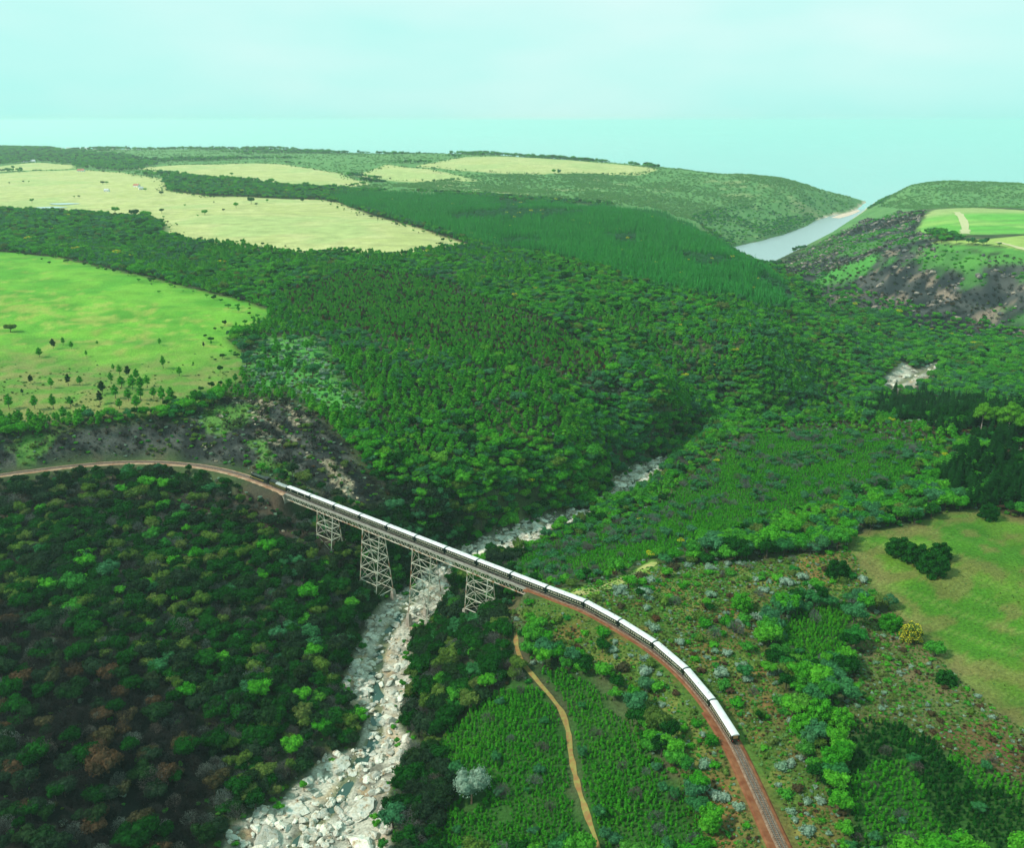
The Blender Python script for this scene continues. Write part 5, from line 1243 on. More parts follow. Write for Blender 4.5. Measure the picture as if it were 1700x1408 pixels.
sc = np.where(brush, sc * 0.62, sc)
sc = np.where(gully, sc * 1.05, sc)
sc = np.where(kind == 'pine_pine', sc * 0.95, sc)
sc = np.where(np.char.startswith(kind.astype(str), 'bush'), sc * 1.7, sc)
sc = np.where(dpine, rng.uniform(0.8, 1.35, x.size), sc)
sc = np.where((dt < 16) & ~span_low(x, y), sc * 0.6, sc)
sc = np.where((sd(x, y, SAPLING_SPUR) < 16) & (y > 345), sc * rng.uniform(0.4, 0.85, x.size), sc)
sc = np.where((kind == 'broad_teal') & (y > 500), sc * 0.9, sc)
# the sparse places inside the dark pines
dl = ~(dpine & (fbm(x, y, 22, 2, 69) > 0.60))
dl &= not_under_bridge(x, y, 8 * sc) & ~(light & (rng.random(x.size) < 0.5))
pass
FOREST_CLEAR = [(p[0], p[1], 9.0) for p in SPOT_MEADOWTREE] + [(p[0], p[1], 8.0) for p in SPOT_ACACIA + SPOT_PALETREE + SPOT_GUM] + [(p[0], p[1], p[2] * 0.85) for p in SPOT_SLAB if p[1] > 420]
for cx, cy, cr in FOREST_CLEAR: dl &= (x - cx) ** 2 + (y - cy) ** 2 > cr * cr * 0.5
x, y, sc, kind = x[dl], y[dl], sc[dl], kind[dl]
for k in np.unique(kind.astype(str)):
    m = kind == k
    plant(k, x[m], y[m], sc[m])
FOREST_N = len(x)

# small close-set pines on the scorched shoulder
x, y = jitter_grid(600, 1150, 3.4, 0.5, 0)
ok = (sd(x, y, BRUSH_BURN) + (fbm(x, y, 30, 2, 62) - 0.5) * 40 < 6) & ~inside(x, y, GREEN_FIELD) & (rng.random(x.size) < 0.8)
x, y = x[ok], y[ok]; u = rng.random(x.size)
for k, a, b_ in (('pine_pine', 0, .8), ('pine_brown', .8, .9), ('broad_dark', .9, .94), ('twig_grey', .94, 1)):
    m = (u >= a) & (u < b_); plant(k, x[m], y[m], rng.uniform(0.35, 0.7, m.sum()))

# --- understorey in the forest gaps
x, y = jitter_grid(92, 700, 4.2)
dt = line_dist(x, y); wob = (fbm(x, y, 14, 2, 61) - 0.5) * 8
ok = ~in_(x, y, *FIELDS, *SAPS, MEADOW, CLEARING, BED_FAR) & ((dt > 7.0) | span_low(x, y)) & (seg_dist(x, y, _path)[0] > 2.2) & (sd(x, y, BED_NEAR) > 0.6) & not_under_bridge(x, y, np.full(x.shape, 2.0), False)
ok &= ~(inside(x, y, BURNT_GULLY) & (rng.random(x.size) < 0.8)) & ~(inside(x, y, BURNT_BANK) & (rng.random(x.size) < 0.5))
x, y = x[ok], y[ok]; u = rng.random(x.size); n_ = fbm(x, y, 16, 3, 73)
trk = in_(x, y, TRACKSIDE)
keep = ~trk | (rng.random(x.size) < 0.75)
x, y, u, n_, trk = x[keep], y[keep], u[keep], n_[keep], trk[keep]
kk = np.where(u < 0.40, 'bush_green', np.where(u < 0.62, 'bush_olive', np.where(u < 0.82, 'bush_silver', 'bush_brown'))).astype(object)
kk[(n_ > 0.6) & trk] = 'bush_silver'
s2 = rng.uniform(0.5, 1.35, x.size) * np.where(trk, rng.choice([0.7, 1.0, 1.5, 2.3], x.size), 1.0)
for k in np.unique(kk.astype(str)):
    m = kk == k
    plant(k, x[m], y[m], s2[m])
# larger trees dotted through the trackside scrub
x, y = jitter_grid(110, 420, 11.0)
ok = in_(x, y, TRACKSIDE, SCRUB_EAST) & (line_dist(x, y) > 12) & (rng.random(x.size) < np.where(inside(x, y, SCRUB_EAST), 0.22, 0.42))
for cx, cy, cr in FOREST_CLEAR: ok &= (x - cx) ** 2 + (y - cy) ** 2 > cr * cr
x, y = x[ok], y[ok]; u = rng.random(x.size)
for k, a, b_ in (('broad_green', 0, .45), ('broad_dark', .45, .6), ('twig_grey', .6, .85), ('broad_teal', .85, 1)):
    m = (u >= a) & (u < b_); plant(k, x[m], y[m], rng.uniform(0.4, 0.85, m.sum()))
# grass tufts and low scrub on the trackside banks and the meadow edges
x, y = jitter_grid(110, 420, 1.35)
ok = (in_(x, y, TRACKSIDE, SCRUB_EAST) | ((line_dist(x, y) < 22) & (y < 350) & (x > 0))) & (line_dist(x, y) > 5.2)
x, y = x[ok], y[ok]; u = rng.random(x.size); n_ = fbm(x, y, 12, 3, 75)
for k, a, b_ in (('bush_olive', 0, .36), ('bush_brown', .36, .48), ('bush_scrub', .48, .68), ('bush_green', .68, .9), ('bush_silver', .9, 1)):
    m = (u >= a) & (u < b_); plant(k, x[m], y[m], rng.uniform(0.22, 0.60, m.sum()) * (0.6 + 0.9 * n_[m]))
x, y = jitter_grid(110, 470, 2.6)
ok = inside(x, y, MEADOW) & (rng.random(x.size) < 0.5 * smooth(0.40, 0.65, fbm(x, y, 18, 3, 79)) + 0.25 * (sd(x, y, MEADOW) > -12))
plant('bush_olive', x[ok][::2], y[ok][::2], rng.uniform(0.12, 0.32, ok.sum())[::2]); plant('bush_scrub', x[ok][1::2], y[ok][1::2], rng.uniform(0.12, 0.30, ok.sum())[1::2])

# --- B: the pine plantation on the shoulder
x, y = jitter_grid(800, 2400, 4.0, 0.5, 0)
d = sd(x, y, PINE_BLOCK) + (fbm(x, y, 40, 3, 81) - 0.5) * 40
g_ = fbm(x, y, 90, 3, 83)
ok = (d < 0)
thin = (g_ > 0.62)
m = ok & ~thin
plant('conifer', x[m], y[m], rng.uniform(0.62, 1.10, m.sum()) + 0.25 * fbm(x[m], y[m], 60, 3, 84))
m = ok & thin & (rng.random(x.size) < 0.5)
plant('broad_teal', x[m], y[m], rng.uniform(0.6, 0.9, m.sum()))
m = ok & (rng.random(x.size) < 0.003)
plant('acacia', x[m], y[m], rng.uniform(0.8, 1.1, m.sum()))

# --- C: rows of young trees
for poly, key, s_ in ((SAPLING_SPUR, 'sapling', 1.6), (SAPLING_WEST, 'sapling', 1.35), (SAPLING_EAST, 'sapling', 1.45), (SAPLING_PATCH, 'sapling', 1.4), (SAPLING_CORNER, 'sapling_dark', 1.6)):
    P_ = np.array(poly); lo, hi = P_.min(0) - 5, P_.max(0) + 5
    gx, gy = np.meshgrid(np.arange(lo[0], hi[0], s_), np.arange(lo[1], hi[1], s_ * 1.1))
    x = gx.ravel() + rng.uniform(-.4, .4, gx.size) * s_; y = gy.ravel() + rng.uniform(-.4, .4, gx.size) * s_
    ok = (sd(x, y, poly) + (fbm(x, y, 9, 2, 85) - 0.5) * 9 < 0) & (seg_dist(x, y, _path)[0] > 1.6) & (line_dist(x, y) > 8) & (seg_dist(x, y, _lane)[0] > 3.2) & (sd(x, y, BED_NEAR) > 2)
    ok &= (np.abs(x) < 0.72 * y + 30) & not_under_bridge(x, y, np.full(x.shape, 3.0))
    for cx, cy, cr in FOREST_CLEAR: ok &= (x - cx) ** 2 + (y - cy) ** 2 > cr * cr * 0.3
    gap = fbm(x, y, 20, 3, 87) > 0.85
    m = ok & ~gap
    if poly is SAPLING_CORNER:
        lt_ = m & (fbm(x, y, 22, 3, 127) > 0.52); m = m & ~lt_
        plant('sapling', x[lt_], y[lt_], rng.uniform(0.6, 1.0, lt_.sum()))
    plant(key, x[m], y[m], rng.uniform(0.55, 1.05, m.sum()) * (0.65 + 0.75 * fbm(x[m], y[m], 18, 3, 123)))
    # thin grey trees and bushes standing among them
    m = ok & (rng.random(x.size) < (0.012 if poly is not SAPLING_SPUR else 0.10 * smooth(0.42, 0.60, fbm(x, y, 26, 3, 121)) + 0.010))
    plant('twig_grey', x[m][::2], y[m][::2], rng.uniform(0.5, 0.95, m.sum())[::2]); plant('broad_teal', x[m][1::2], y[m][1::2], rng.uniform(0.35, 0.7, m.sum())[1::2])
    if poly is SAPLING_SPUR:
        m = ok & (rng.random(x.size) < 0.0009); plant('acacia', x[m], y[m], rng.uniform(0.45, 0.8, m.sum()))

# --- D: far land: belts, hedges, scrub, headlands, burnt hill
x, y = jitter_grid(1330, 2500, 7.0, 0.66, 0)
ok = ~in_(x, y, *FIELDS, PINE_BLOCK, HEADLAND, HEADLAND_EAST, BURNT_HILL, EAST_GREEN) & (ground_z(x, y) > 1) & (x < 700)
strip_ = inside(x, y, TREE_STRIP)
ok &= (y < 1800) | strip_ | (fbm(x, y, 120, 3, 89) > 0.58)
x, y = x[ok], y[ok]; u = rng.random(x.size)
for k, a, b_ in (('broad_green', 0, .5), ('broad_dark', .5, .62), ('broad_teal', .62, .9), ('broad_olive', .9, .992), ('acacia', .992, 1)):
    m = (u >= a) & (u < b_); plant(k, x[m], y[m], rng.uniform(0.9, 1.5, m.sum()))
x, y = jitter_grid(2300, 5600, 15.0, 0.64, 0)
wood = inside(x, y, DARK_WOOD) | inside(x, y, TREE_STRIP)
n_ = fbm(x, y, 170, 3, 95)
hed = (fbm(x * 0.4 + y * 0.2, y * 0.9, 120, 3, 97) > 0.60) & (x < 500) & (y > 2300)
ok = ~in_(x, y, *FIELDS, HEADLAND, HEADLAND_EAST, EAST_GREEN) & (ground_z(x, y) > 8) & (wood | hed) & (x < 900)
x, y, wood = x[ok], y[ok], wood[ok]
for k, a, b_ in (('broad_green', 0, .6), ('broad_dark', .6, .8), ('broad_teal', .8, 1)):
    u = rng.random(x.size); m = (u >= a) & (u < b_); plant(k, x[m], y[m], rng.uniform(1.1, 2.0, m.sum()))
x, y = jitter_grid(1500, 4600, 9.0, 0.66, 0)
hd = in_(x, y, HEADLAND, HEADLAND_EAST) | ((y > 2500) & (x > -2600) & ~in_(x, y, *FIELDS, DARK_WOOD) & (x < 700) & (rng.random(x.size) < 0.15))
ok = hd & (ground_z(x, y) > 1.0) & (rng.random(x.size) < 0.25 + 0.7 * smooth(0.36, 0.62, fbm(x, y, 110, 3, 99)))
gz = ground_z(x, y)
low_trees = ok & (gz < 45) & (rng.random(x.size) < 0.75) & (y < 3000)
plant('broad_green', x[low_trees][::2], y[low_trees][::2], rng.uniform(0.7, 1.15, low_trees.sum())[::2]); plant('broad_teal', x[low_trees][1::2], y[low_trees][1::2], rng.uniform(0.6, 1.1, low_trees.sum())[1::2])
m = ok & ~low_trees
plant('bush_low', x[m], y[m], rng.uniform(1.6, 3.6, m.sum()))
# burnt hill
x, y = jitter_grid(950, 2700, 8.0, 0.68, 30)
bh = inside(x, y, BURNT_HILL) & ~in_(x, y, EAST_FIELD_A, EAST_FIELD_B) & (ground_z(x, y) > 1)
n_ = fbm(x, y, 70, 3, 71)
m = bh & (n_ > 0.55) & (rng.random(x.size) < 0.55); plant('bush_green', x[m], y[m], rng.uniform(1.2, 3.0, m.sum()))
m = bh & (n_ <= 0.55) & (rng.random(x.size) < 0.55); plant('twig_char', x[m], y[m], rng.uniform(0.4, 1.15, m.sum()))
m = bh & (n_ <= 0.55) & (rng.random(x.size) < 0.16); plant('bush_olive', x[m], y[m], rng.uniform(0.8, 1.8, m.sum()))
low = bh & (ground_z(x, y) < 34) & (y < 1500) & (rng.random(x.size) < 0.75); plant('broad_green', x[low], y[low], rng.uniform(0.6, 1.05, low.sum()))
m = bh & (ground_z(x, y) < 50) & ~low & (y < 1500) & (rng.random(x.size) < 0.22); plant('broad_brown', x[m], y[m], rng.uniform(0.4, 0.8, m.sum()))
m = bh & (y > 1500) & (x < 0.36 * y) & (rng.random(x.size) < 0.6); plant('bush_scrub', x[m], y[m], rng.uniform(1.4, 2.8, m.sum()))
# scrub tufts low on the bright field
x, y = jitter_grid(500, 780, 4.5, 0.70, 40)
m = inside(x, y, GREEN_FIELD) & (y < 740) & (rng.random(x.size) < 0.8 * smooth(0.38, 0.60, fbm(x, y, 26, 3, 101)) * smooth(690, 560, y))
plant('bush_olive', x[m][::2], y[m][::2], rng.uniform(0.3, 0.9, m.sum())[::2]); plant('bush_scrub', x[m][1::2], y[m][1::2], rng.uniform(0.3, 0.8, m.sum())[1::2])

# burnt stubs on the bank behind the engine, bushes creeping over the edges of the riverbed
x, y = jitter_grid(420, 620, 2.3)
m = inside(x, y, BURNT_BANK) & (line_dist(x, y) > 5.5) & (rng.random(x.size) < 0.6)
plant('twig_char', x[m][::2], y[m][::2], rng.uniform(0.10, 0.36, m.sum())[::2]); plant('bush_olive', x[m][1::4], y[m][1::4], rng.uniform(0.2, 0.5, m.sum())[1::4]); plant('bush_brown', x[m][3::4], y[m][3::4], rng.uniform(0.2, 0.45, m.sum())[3::4])
x, y = jitter_grid(92, 640, 3.0)
d = sd(x, y, BED_NEAR)
m = (d > -4.5) & (d < 1.5) & (rng.random(x.size) < 0.30) & (seg_dist(x, y, RIVER)[0] > 3.0)
plant('bush_green', x[m][::2], y[m][::2], rng.uniform(0.5, 1.5, m.sum())[::2]); plant('bush_silver', x[m][1::4], y[m][1::4], rng.uniform(0.4, 1.0, m.sum())[1::4]); plant('broad_green', x[m][3::4], y[m][3::4], rng.uniform(0.3, 0.55, m.sum())[3::4])
# bushes and saplings straying over the field margins
x, y = jitter_grid(560, 4200, 8.0, 0.64, 0)
for fl in (GREEN_FIELD, TAN_FIELD, FAR_FIELD_A, FAR_FIELD_B, FAR_FIELD_C):
    d = sd(x, y, fl)
    m = (d < 0) & (rng.random(x.size) < 0.30 * smooth(-38, -2, d + (fbm(x, y, 30, 2, 129) - 0.5) * 30))
    plant('broad_dark', x[m][::2], y[m][::2], rng.uniform(0.25, 0.75, m.sum())[::2]); plant('broad_green', x[m][1::2], y[m][1::2], rng.uniform(0.25, 0.7, m.sum())[1::2])

# ------------------------------------------------------------------ plants: build them
def in_frame(x, y, z):
    ca, sa = math.cos(R(18.57)), math.sin(R(18.57))
    dep, up_ = y * ca - (z - CAM_Z) * sa, y * sa + (z - CAM_Z) * ca
    return (np.abs(x / dep) < 0.57) & (up_ / dep > -0.475) & (up_ / dep < 0.47)

def place(x, y):
    """where it stands, in words"""
    g = (B0[0] + (y - B0[1]) / BU[1] * BU[0])
    if y > 1300: return 'in the far woods behind the fields'
    if inside(np.array([x]), np.array([y]), BURNT_GULLY)[0]: w_ = 'in the scorched gully at lower left'
    elif x < 0 and y < 500 and x < g: w_ = 'on the slope left of the river'
    elif x > 62 and y < 345: w_ = 'on the hillside right of the train'
    elif y < 345 or (x > -20 and y < 380 and x < g): w_ = 'on the spur between river and train'
    elif x > 60 and y < 620: w_ = 'on the green spur behind the train'
    elif y < 640: w_ = 'on the slope behind the viaduct'
    else: w_ = 'in the forest below the bright field'
    X, Y = np.array([x]), np.array([y])
    if line_dist(X, Y)[0] < 24: return w_ + ' near the railway'
    if seg_dist(X, Y, RIVER)[0][0] < 30: return w_ + ' near the riverbed'
    if seg_dist(X, Y, _path)[0][0] < 14: return w_ + ' near the path'
    return w_

NOUN = {
    'broad_green': ('forest_tree', 'round green forest tree', 'tree'), 'broad_dark': ('forest_tree', 'dark green forest tree', 'tree'),
    'broad_teal': ('forest_tree', 'grey green forest tree', 'tree'), 'broad_olive': ('forest_tree', 'olive brown forest tree', 'tree'),
    'broad_sombre': ('forest_tree', 'dull grey forest tree', 'tree'), 'broad_lime': ('forest_tree', 'lime green forest tree', 'tree'), 'broad_brown': ('forest_tree', 'scorched brown forest tree', 'tree'), 'pine_pine': ('pine_tree', 'young green pine', 'pine tree'),
    'pine_brown': ('pine_tree', 'scorched brown young pine', 'pine tree'), 'pine_darkpine': ('pine_tree', 'dark round pine', 'pine tree'),
    'conifer': ('plantation_pine', 'narrow pine in the dense plantation block', 'pine tree'), 'darkconifer': ('tall_pine', 'tall dark pine beyond the meadow', 'pine tree'),
    'twig_grey': ('bare_bush', 'leafless pale grey bush', 'bush'), 'twig_char': ('burnt_bush', 'charred leafless bush', 'bush'),
    'sapling': ('sapling', 'bright green sapling in the young plantation', 'sapling'), 'sapling_dark': ('sapling', 'dark green sapling in the lower right plantation', 'sapling'),
    'bush_green': ('low_bush', 'low green bush', 'bush'), 'bush_olive': ('low_bush', 'low olive bush', 'bush'), 'bush_silver': ('low_bush', 'low silvery bush', 'bush'),
    'bush_low': ('low_bush', 'low spreading headland bush', 'bush'), 'bush_scrub': ('low_bush', 'low pale green bush', 'bush'), 'bush_brown': ('low_bush', 'low rusty brown bush', 'bush'), 'acacia': ('wattle_tree', 'yellow tipped wattle', 'tree'),
}
QUOTA = {'broad_green': 90, 'broad_dark': 40, 'broad_teal': 75, 'broad_olive': 25, 'broad_brown': 10, 'broad_lime': 12, 'broad_sombre': 60, 'pine_pine': 200, 'pine_brown': 30, 'pine_darkpine': 12,
         'conifer': 60, 'darkconifer': 58, 'twig_grey': 70, 'twig_char': 40, 'sapling': 240, 'sapling_dark': 60, 'bush_green': 45, 'bush_olive': 40, 'bush_silver': 55,
         'bush_scrub': 20, 'bush_brown': 30, 'acacia': 22}
GROUPN = {'tree': 'forest trees', 'pine tree': 'pines', 'bush': 'bushes', 'sapling': 'young plantation trees'}

def single(sp, name, x, y, z, scale, rot, label, cat, group):
    if sp.trunk is None:
        o = link(name, sp.crown, loc=(x, y, z), rot=(0, 0, rot)); o.scale = (scale,) * 3
        return tag(o, label, cat, group)
    e = link(name, None, loc=(x, y, z), rot=(0, 0, rot)); e.scale = (scale * rng.uniform(.88, 1.15), scale * rng.uniform(.88, 1.15), scale * rng.uniform(.85, 1.15))
    link('trunk', sp.trunk, e); link('crown', sp.crown, e)
    return tag(e, label, cat, group)

def gn_tree(name, proto):
    ng = bpy.data.node_groups.new(name, 'GeometryNodeTree')
    ng.interface.new_socket('Geometry', in_out='INPUT', socket_type='NodeSocketGeometry')
    ng.interface.new_socket('Geometry', in_out='OUTPUT', socket_type='NodeSocketGeometry')
    gi, go = ng.nodes.new('NodeGroupInput'), ng.nodes.new('NodeGroupOutput')
    oi = ng.nodes.new('GeometryNodeObjectInfo'); oi.inputs['Object'].default_value = proto
    iop = ng.nodes.new('GeometryNodeInstanceOnPoints')
    a1 = ng.nodes.new('GeometryNodeInputNamedAttribute'); a1.data_type = 'FLOAT_VECTOR'; a1.inputs['Name'].default_value = 'turn'
    a2 = ng.nodes.new('GeometryNodeInputNamedAttribute'); a2.data_type = 'FLOAT_VECTOR'; a2.inputs['Name'].default_value = 'size'
    m2p = ng.nodes.new('GeometryNodeMeshToPoints')
    ng.links.new(gi.outputs[0], m2p.inputs['Mesh']); ng.links.new(m2p.outputs[0], iop.inputs['Points'])
    ng.links.new(oi.outputs['Geometry'], iop.inputs['Instance'])
    ng.links.new(a1.outputs['Attribute'], iop.inputs['Rotation']); ng.links.new(a2.outputs['Attribute'], iop.inputs['Scale'])
    ng.links.new(iop.outputs[0], go.inputs[0])
    return ng

def mass(name, proto_mesh, P_, label):
    """thousands alike that nobody could count: one object of kind stuff"""
    proto = bpy.data.objects.new(name + '_pattern', proto_mesh)
    me = bpy.data.meshes.new(name)
    me.vertices.add(len(P_)); me.vertices.foreach_set('co', P_[:, :3].astype(np.float32).ravel())
    t_ = np.zeros((len(P_), 3), np.float32); t_[:, 2] = rng.uniform(0, 6.28, len(P_)); t_[:, 0] = rng.normal(0, .05, len(P_)); t_[:, 1] = rng.normal(0, .05, len(P_))
    s_ = np.stack([P_[:, 3] * rng.uniform(.75, 1.28, len(P_)), P_[:, 3] * rng.uniform(.75, 1.28, len(P_)), P_[:, 3] * rng.uniform(.75, 1.25, len(P_))], -1).astype(np.float32)
    for nm, arr in (('turn', t_), ('size', s_)):
        me.attributes.new(nm, 'FLOAT_VECTOR', 'POINT').data.foreach_set('vector', arr.ravel())
    me.update()
    o = link(name, me)
    md = o.modifiers.new('growth', 'NODES'); md.node_group = gn_tree(name, proto)
    tag(o, label, kind='stuff')
    return o

TOTAL = 0
for key, arrs in PLANTS.items():
    P_ = np.concatenate(arrs); sp = SPECIES[key]
    TOTAL += len(P_)
    app = P_[:, 3] * sp[0].h / np.sqrt(P_[:, 0] ** 2 + P_[:, 1] ** 2 + (P_[:, 2] - CAM_Z) ** 2)
    app[~in_frame(P_[:, 0], P_[:, 1], P_[:, 2])] = 0
    order = np.argsort(-app)
    q = QUOTA.get(key, 0)
    name, noun, cat = NOUN[key]
    pick, rest = order[:q], order[q:]
    for i in pick:
        x, y, z, s_ = P_[i]
        wh = place(x, y)
        size_ = 'large' if s_ > np.quantile(P_[pick, 3], 0.7) else 'small' if s_ < np.quantile(P_[pick, 3], 0.3) else 'medium'
        lab = '%s %s' % (size_, noun) if key in ('conifer', 'darkconifer', 'sapling_dark') else '%s %s %s' % (size_, noun, wh)
        if key == 'sapling':
            side = np.interp(y, [p[1] for p in LINE_PATH][::-1], [p[0] for p in LINE_PATH][::-1])
            lab = '%s bright green sapling in the young plantation ' % size_ + ('behind the train' if y > 350 else 'left of the sandy path' if x < side else 'in the patch right of the train' if x > 90 else 'right of the sandy path')
        single(sp[int(rng.integers(len(sp)))], name, x, y, z, s_, rng.uniform(0, 6.28), lab, cat, GROUPN[cat])
    if len(rest):
        var = rng.integers(0, len(sp), len(rest))
        for vi in range(len(sp)):
            sel = rest[var == vi]
            if len(sel): mass({'tree': 'woodland', 'pine tree': 'pine_woodland', 'bush': 'scrub', 'sapling': 'young_plantation'}[cat], sp[vi].joined, P_[sel], 'mass of ' + noun + ' growth covering the land')
print('plants', TOTAL, 'forest', FOREST_N)

# plants that stand apart
def gz1(x, y): return float(ground_z(np.array([x]), np.array([y]))[0])
for k, (x, y, h_) in enumerate(SPOT_PINE):
    sp = SPECIES['pine_pine'][k % 4] if k % 7 else SPECIES['pine_darkpine'][k % 3]
    single(sp, 'field_pine', x, y, gz1(x, y), h_ / 8.4, k * 1.7, 'small round pine dotted on the near edge of the bright green field', 'pine tree', 'pines on the bright field')
for k, (x, y, h_) in enumerate(SPOT_FIELDTREE):
    single(SPECIES[('broad_dark', 'broad_green')[k % 2]][k % 3], 'field_tree', x, y, gz1(x, y), h_ / 7.5 * 1.15, k * 1.3, 'lone tree standing in the pale far field', 'tree', 'lone trees in the far fields')
for x, y, h_ in SPOT_FIELDBUSH:
    single(SPECIES['broad_olive'][0], 'field_tree', x, y, gz1(x, y), h_ / 7.5, 0.4, 'lone spreading tree at the left edge of the bright green field', 'tree', None)
mlab = ['left tree of the dense dark clump in the meadow', 'second tree of the dark clump in the meadow', 'tallest tree of the dark clump in the meadow', 'rear right tree of the dark clump in the meadow', 'big round green tree at the meadow corner left of the dark clump',
        'green tree touching the yellow flowering bush', 'small round bush between two large trees at the meadow edge', 'large round dark tree right of the last carriage', 'round tree just left of the large one right of the last carriage', 'round tree just right of the large one right of the last carriage', 'dark low tree on the lower meadow edge below the yellow bush', 'round tree at the far meadow corner before the dark pines', 'green tree on the bank right of the curving train', 'bushy tree at the rear of the trackside scrub']
for k, (x, y, h_) in enumerate(SPOT_MEADOWTREE):
    single(SPECIES['dome_dark' if k < 5 or k in (10, 11) else 'dome_green'][k % 3], 'meadow_tree', x, y, gz1(x, y) - 0.4, h_ / 6.6, k * 2.1, mlab[k], 'tree', None)
for x, y, h_ in SPOT_ACACIA:
    single(SPECIES['acacia_full'][0], 'wattle_tree', x, y, gz1(x, y) - 0.3, h_ / 7.0, 0.7, 'bush covered in bright yellow blossom on the meadow edge', 'tree', None)
glab = ['left of the bright green gum trees above the dark pines', 'tallest bright green gum tree at the right edge', 'bright green gum tree cut by the right edge of the picture', 'short bright green gum tree between the two taller ones']
for k, (x, y, h_) in enumerate(SPOT_GUM):
    single(SPECIES['gum'][0], 'gum_tree', x, y, gz1(x, y), h_ / 25.0, k * 1.9, glab[k], 'tree', None)
for x, y, h_ in SPOT_PALETREE:
    single(SPECIES['pale_tree'][0], 'pale_tree', x, y, gz1(x, y), h_ / 9.5, 0.3, 'spreading silvery tree with a pink trunk among the saplings', 'tree', None)
blab = ['leafless pale bush on the bank right of the curving train', 'leafless pale bush at the rear of the trackside scrub', 'small leafless bush just beyond the train curve', 'tall leafless pale tree in front of the dark pines', 'small leafless bush beside the train curve', 'leafless pale bush above the river at the lower edge']
for k, (x, y, h_) in enumerate(SPOT_BAREBUSH):
    single(SPECIES['twig_grey'][k % 3], 'bare_bush', x, y, gz1(x, y), h_ / 5.3, k, blab[k], 'bush', None)

# ------------------------------------------------------------------ rocks
def rock_mat(name, stops, scale=0.5):
    m, t, b = new_mat(name, 0.9, 0.15)
    tc = t.nodes.new('ShaderNodeNewGeometry'); n = t.nodes.new('ShaderNodeTexNoise')
    n.inputs['Scale'].default_value = scale; n.inputs['Detail'].default_value = 7; n.inputs['Roughness'].default_value = 0.62
    t.links.new(tc.outputs['Position'], n.inputs['Vector'])
    r = t.nodes.new('ShaderNodeValToRGB'); el = r.color_ramp.elements
    while len(el) < len(stops): el.new(0.5)
    for k, (p, c_) in enumerate(stops): el[k].position = p; el[k].color = (*c_, 1)
    t.links.new(n.outputs['Fac'], r.inputs['Fac'])
    oi = t.nodes.new('ShaderNodeObjectInfo'); mr = t.nodes.new('ShaderNodeMapRange'); mr.inputs[3].default_value = 0.6; mr.inputs[4].default_value = 1.12
    t.links.new(oi.outputs['Random'], mr.inputs[0])
    vm = t.nodes.new('ShaderNodeVectorMath'); vm.operation = 'SCALE'
    t.links.new(r.outputs['Color'], vm.inputs[0]); t.links.new(mr.outputs[0], vm.inputs['Scale'])
    t.links.new(vm.outputs[0], b.inputs['Base Color'])
    # joints that split the rock
    vo = t.nodes.new('ShaderNodeTexVoronoi'); vo.feature = 'DISTANCE_TO_EDGE'; vo.inputs['Scale'].default_value = scale * 0.8
    mpg = t.nodes.new('ShaderNodeMapping'); mpg.inputs['Scale'].default_value = (1.0, 1.6, 1.0); mpg.inputs['Rotation'].default_value = (0, 0, 0.6)
    t.links.new(tc.outputs['Position'], mpg.inputs['Vector']); t.links.new(mpg.outputs[0], vo.inputs['Vector'])
    jr = t.nodes.new('ShaderNodeMapRange'); jr.inputs[1].default_value = 0.0; jr.inputs[2].default_value = 0.06
    t.links.new(vo.outputs['Distance'], jr.inputs[0])
    ad = t.nodes.new('ShaderNodeMath'); ad.operation = 'MULTIPLY'; t.links.new(n.outputs['Fac'], ad.inputs[0]); t.links.new(jr.outputs[0], ad.inputs[1])
    bp = t.nodes.new('ShaderNodeBump'); bp.inputs['Strength'].default_value = 0.6; bp.inputs['Distance'].default_value = 0.4
    t.links.new(ad.outputs[0], bp.inputs['Height']); t.links.new(bp.outputs['Normal'], b.inputs['Normal'])
    return m
river_rock = rock_mat('river_rock', [(0.30, (0.28, 0.15, 0.07)), (0.40, (0.50, 0.44, 0.33)), (0.52, (0.66, 0.62, 0.52)), (0.68, (0.50, 0.52, 0.46))], 0.45)
hill_rock = rock_mat('hill_rock', [(0.30, (0.05, 0.052, 0.055)), (0.48, (0.12, 0.12, 0.118)), (0.60, (0.34, 0.26, 0.20)), (0.70, (0.20, 0.20, 0.195))], 0.12)
bank_rock = rock_mat('bank_rock', [(0.30, (0.20, 0.15, 0.10)), (0.46, (0.46, 0.36, 0.24)), (0.60, (0.58, 0.49, 0.36)), (0.72, (0.32, 0.31, 0.28))], 0.4)

def rock_mesh(name, seed, mat, flat=0.6, rough=0.35, cuts=7):
    rg = np.random.default_rng(seed)
    V, Fc, _, _ = ico()
    # one more subdivision
    vs_, mid, nf = list(V), {}, []
    def md(a, b_):
        k = (min(a, b_), max(a, b_))
        if k not in mid:
            q = vs_[a] + vs_[b_]; vs_.append(q / np.linalg.norm(q)); mid[k] = len(vs_) - 1
        return mid[k]
    for a, b_, c_ in Fc:
        x, y, z = md(a, b_), md(b_, c_), md(c_, a); nf += [(a, x, z), (b_, y, x), (c_, z, y), (x, y, z)]
    P_ = np.array(vs_)
    # chip flat faces off the ball
    for _ in range(cuts):
        d = rg.normal(size=3); d /= np.linalg.norm(d)
        lim = rg.uniform(0.42, 0.80); h_ = P_ @ d
        P_ = P_ - np.outer(np.maximum(h_ - lim, 0) * 0.9, d)
    P_ += rg.normal(size=P_.shape) * 0.025 * rough / 0.35
    P_ *= np.array([1.0, rg.uniform(0.62, 0.95), flat])
    return mesh_of(name, P_, nf, [mat], smooth_shade=False)
RIVER_ROCKS = [rock_mesh('river_boulder', 200 + k, river_rock, 0.45 + 0.08 * (k % 4), 0.6, 10) for k in range(7)]
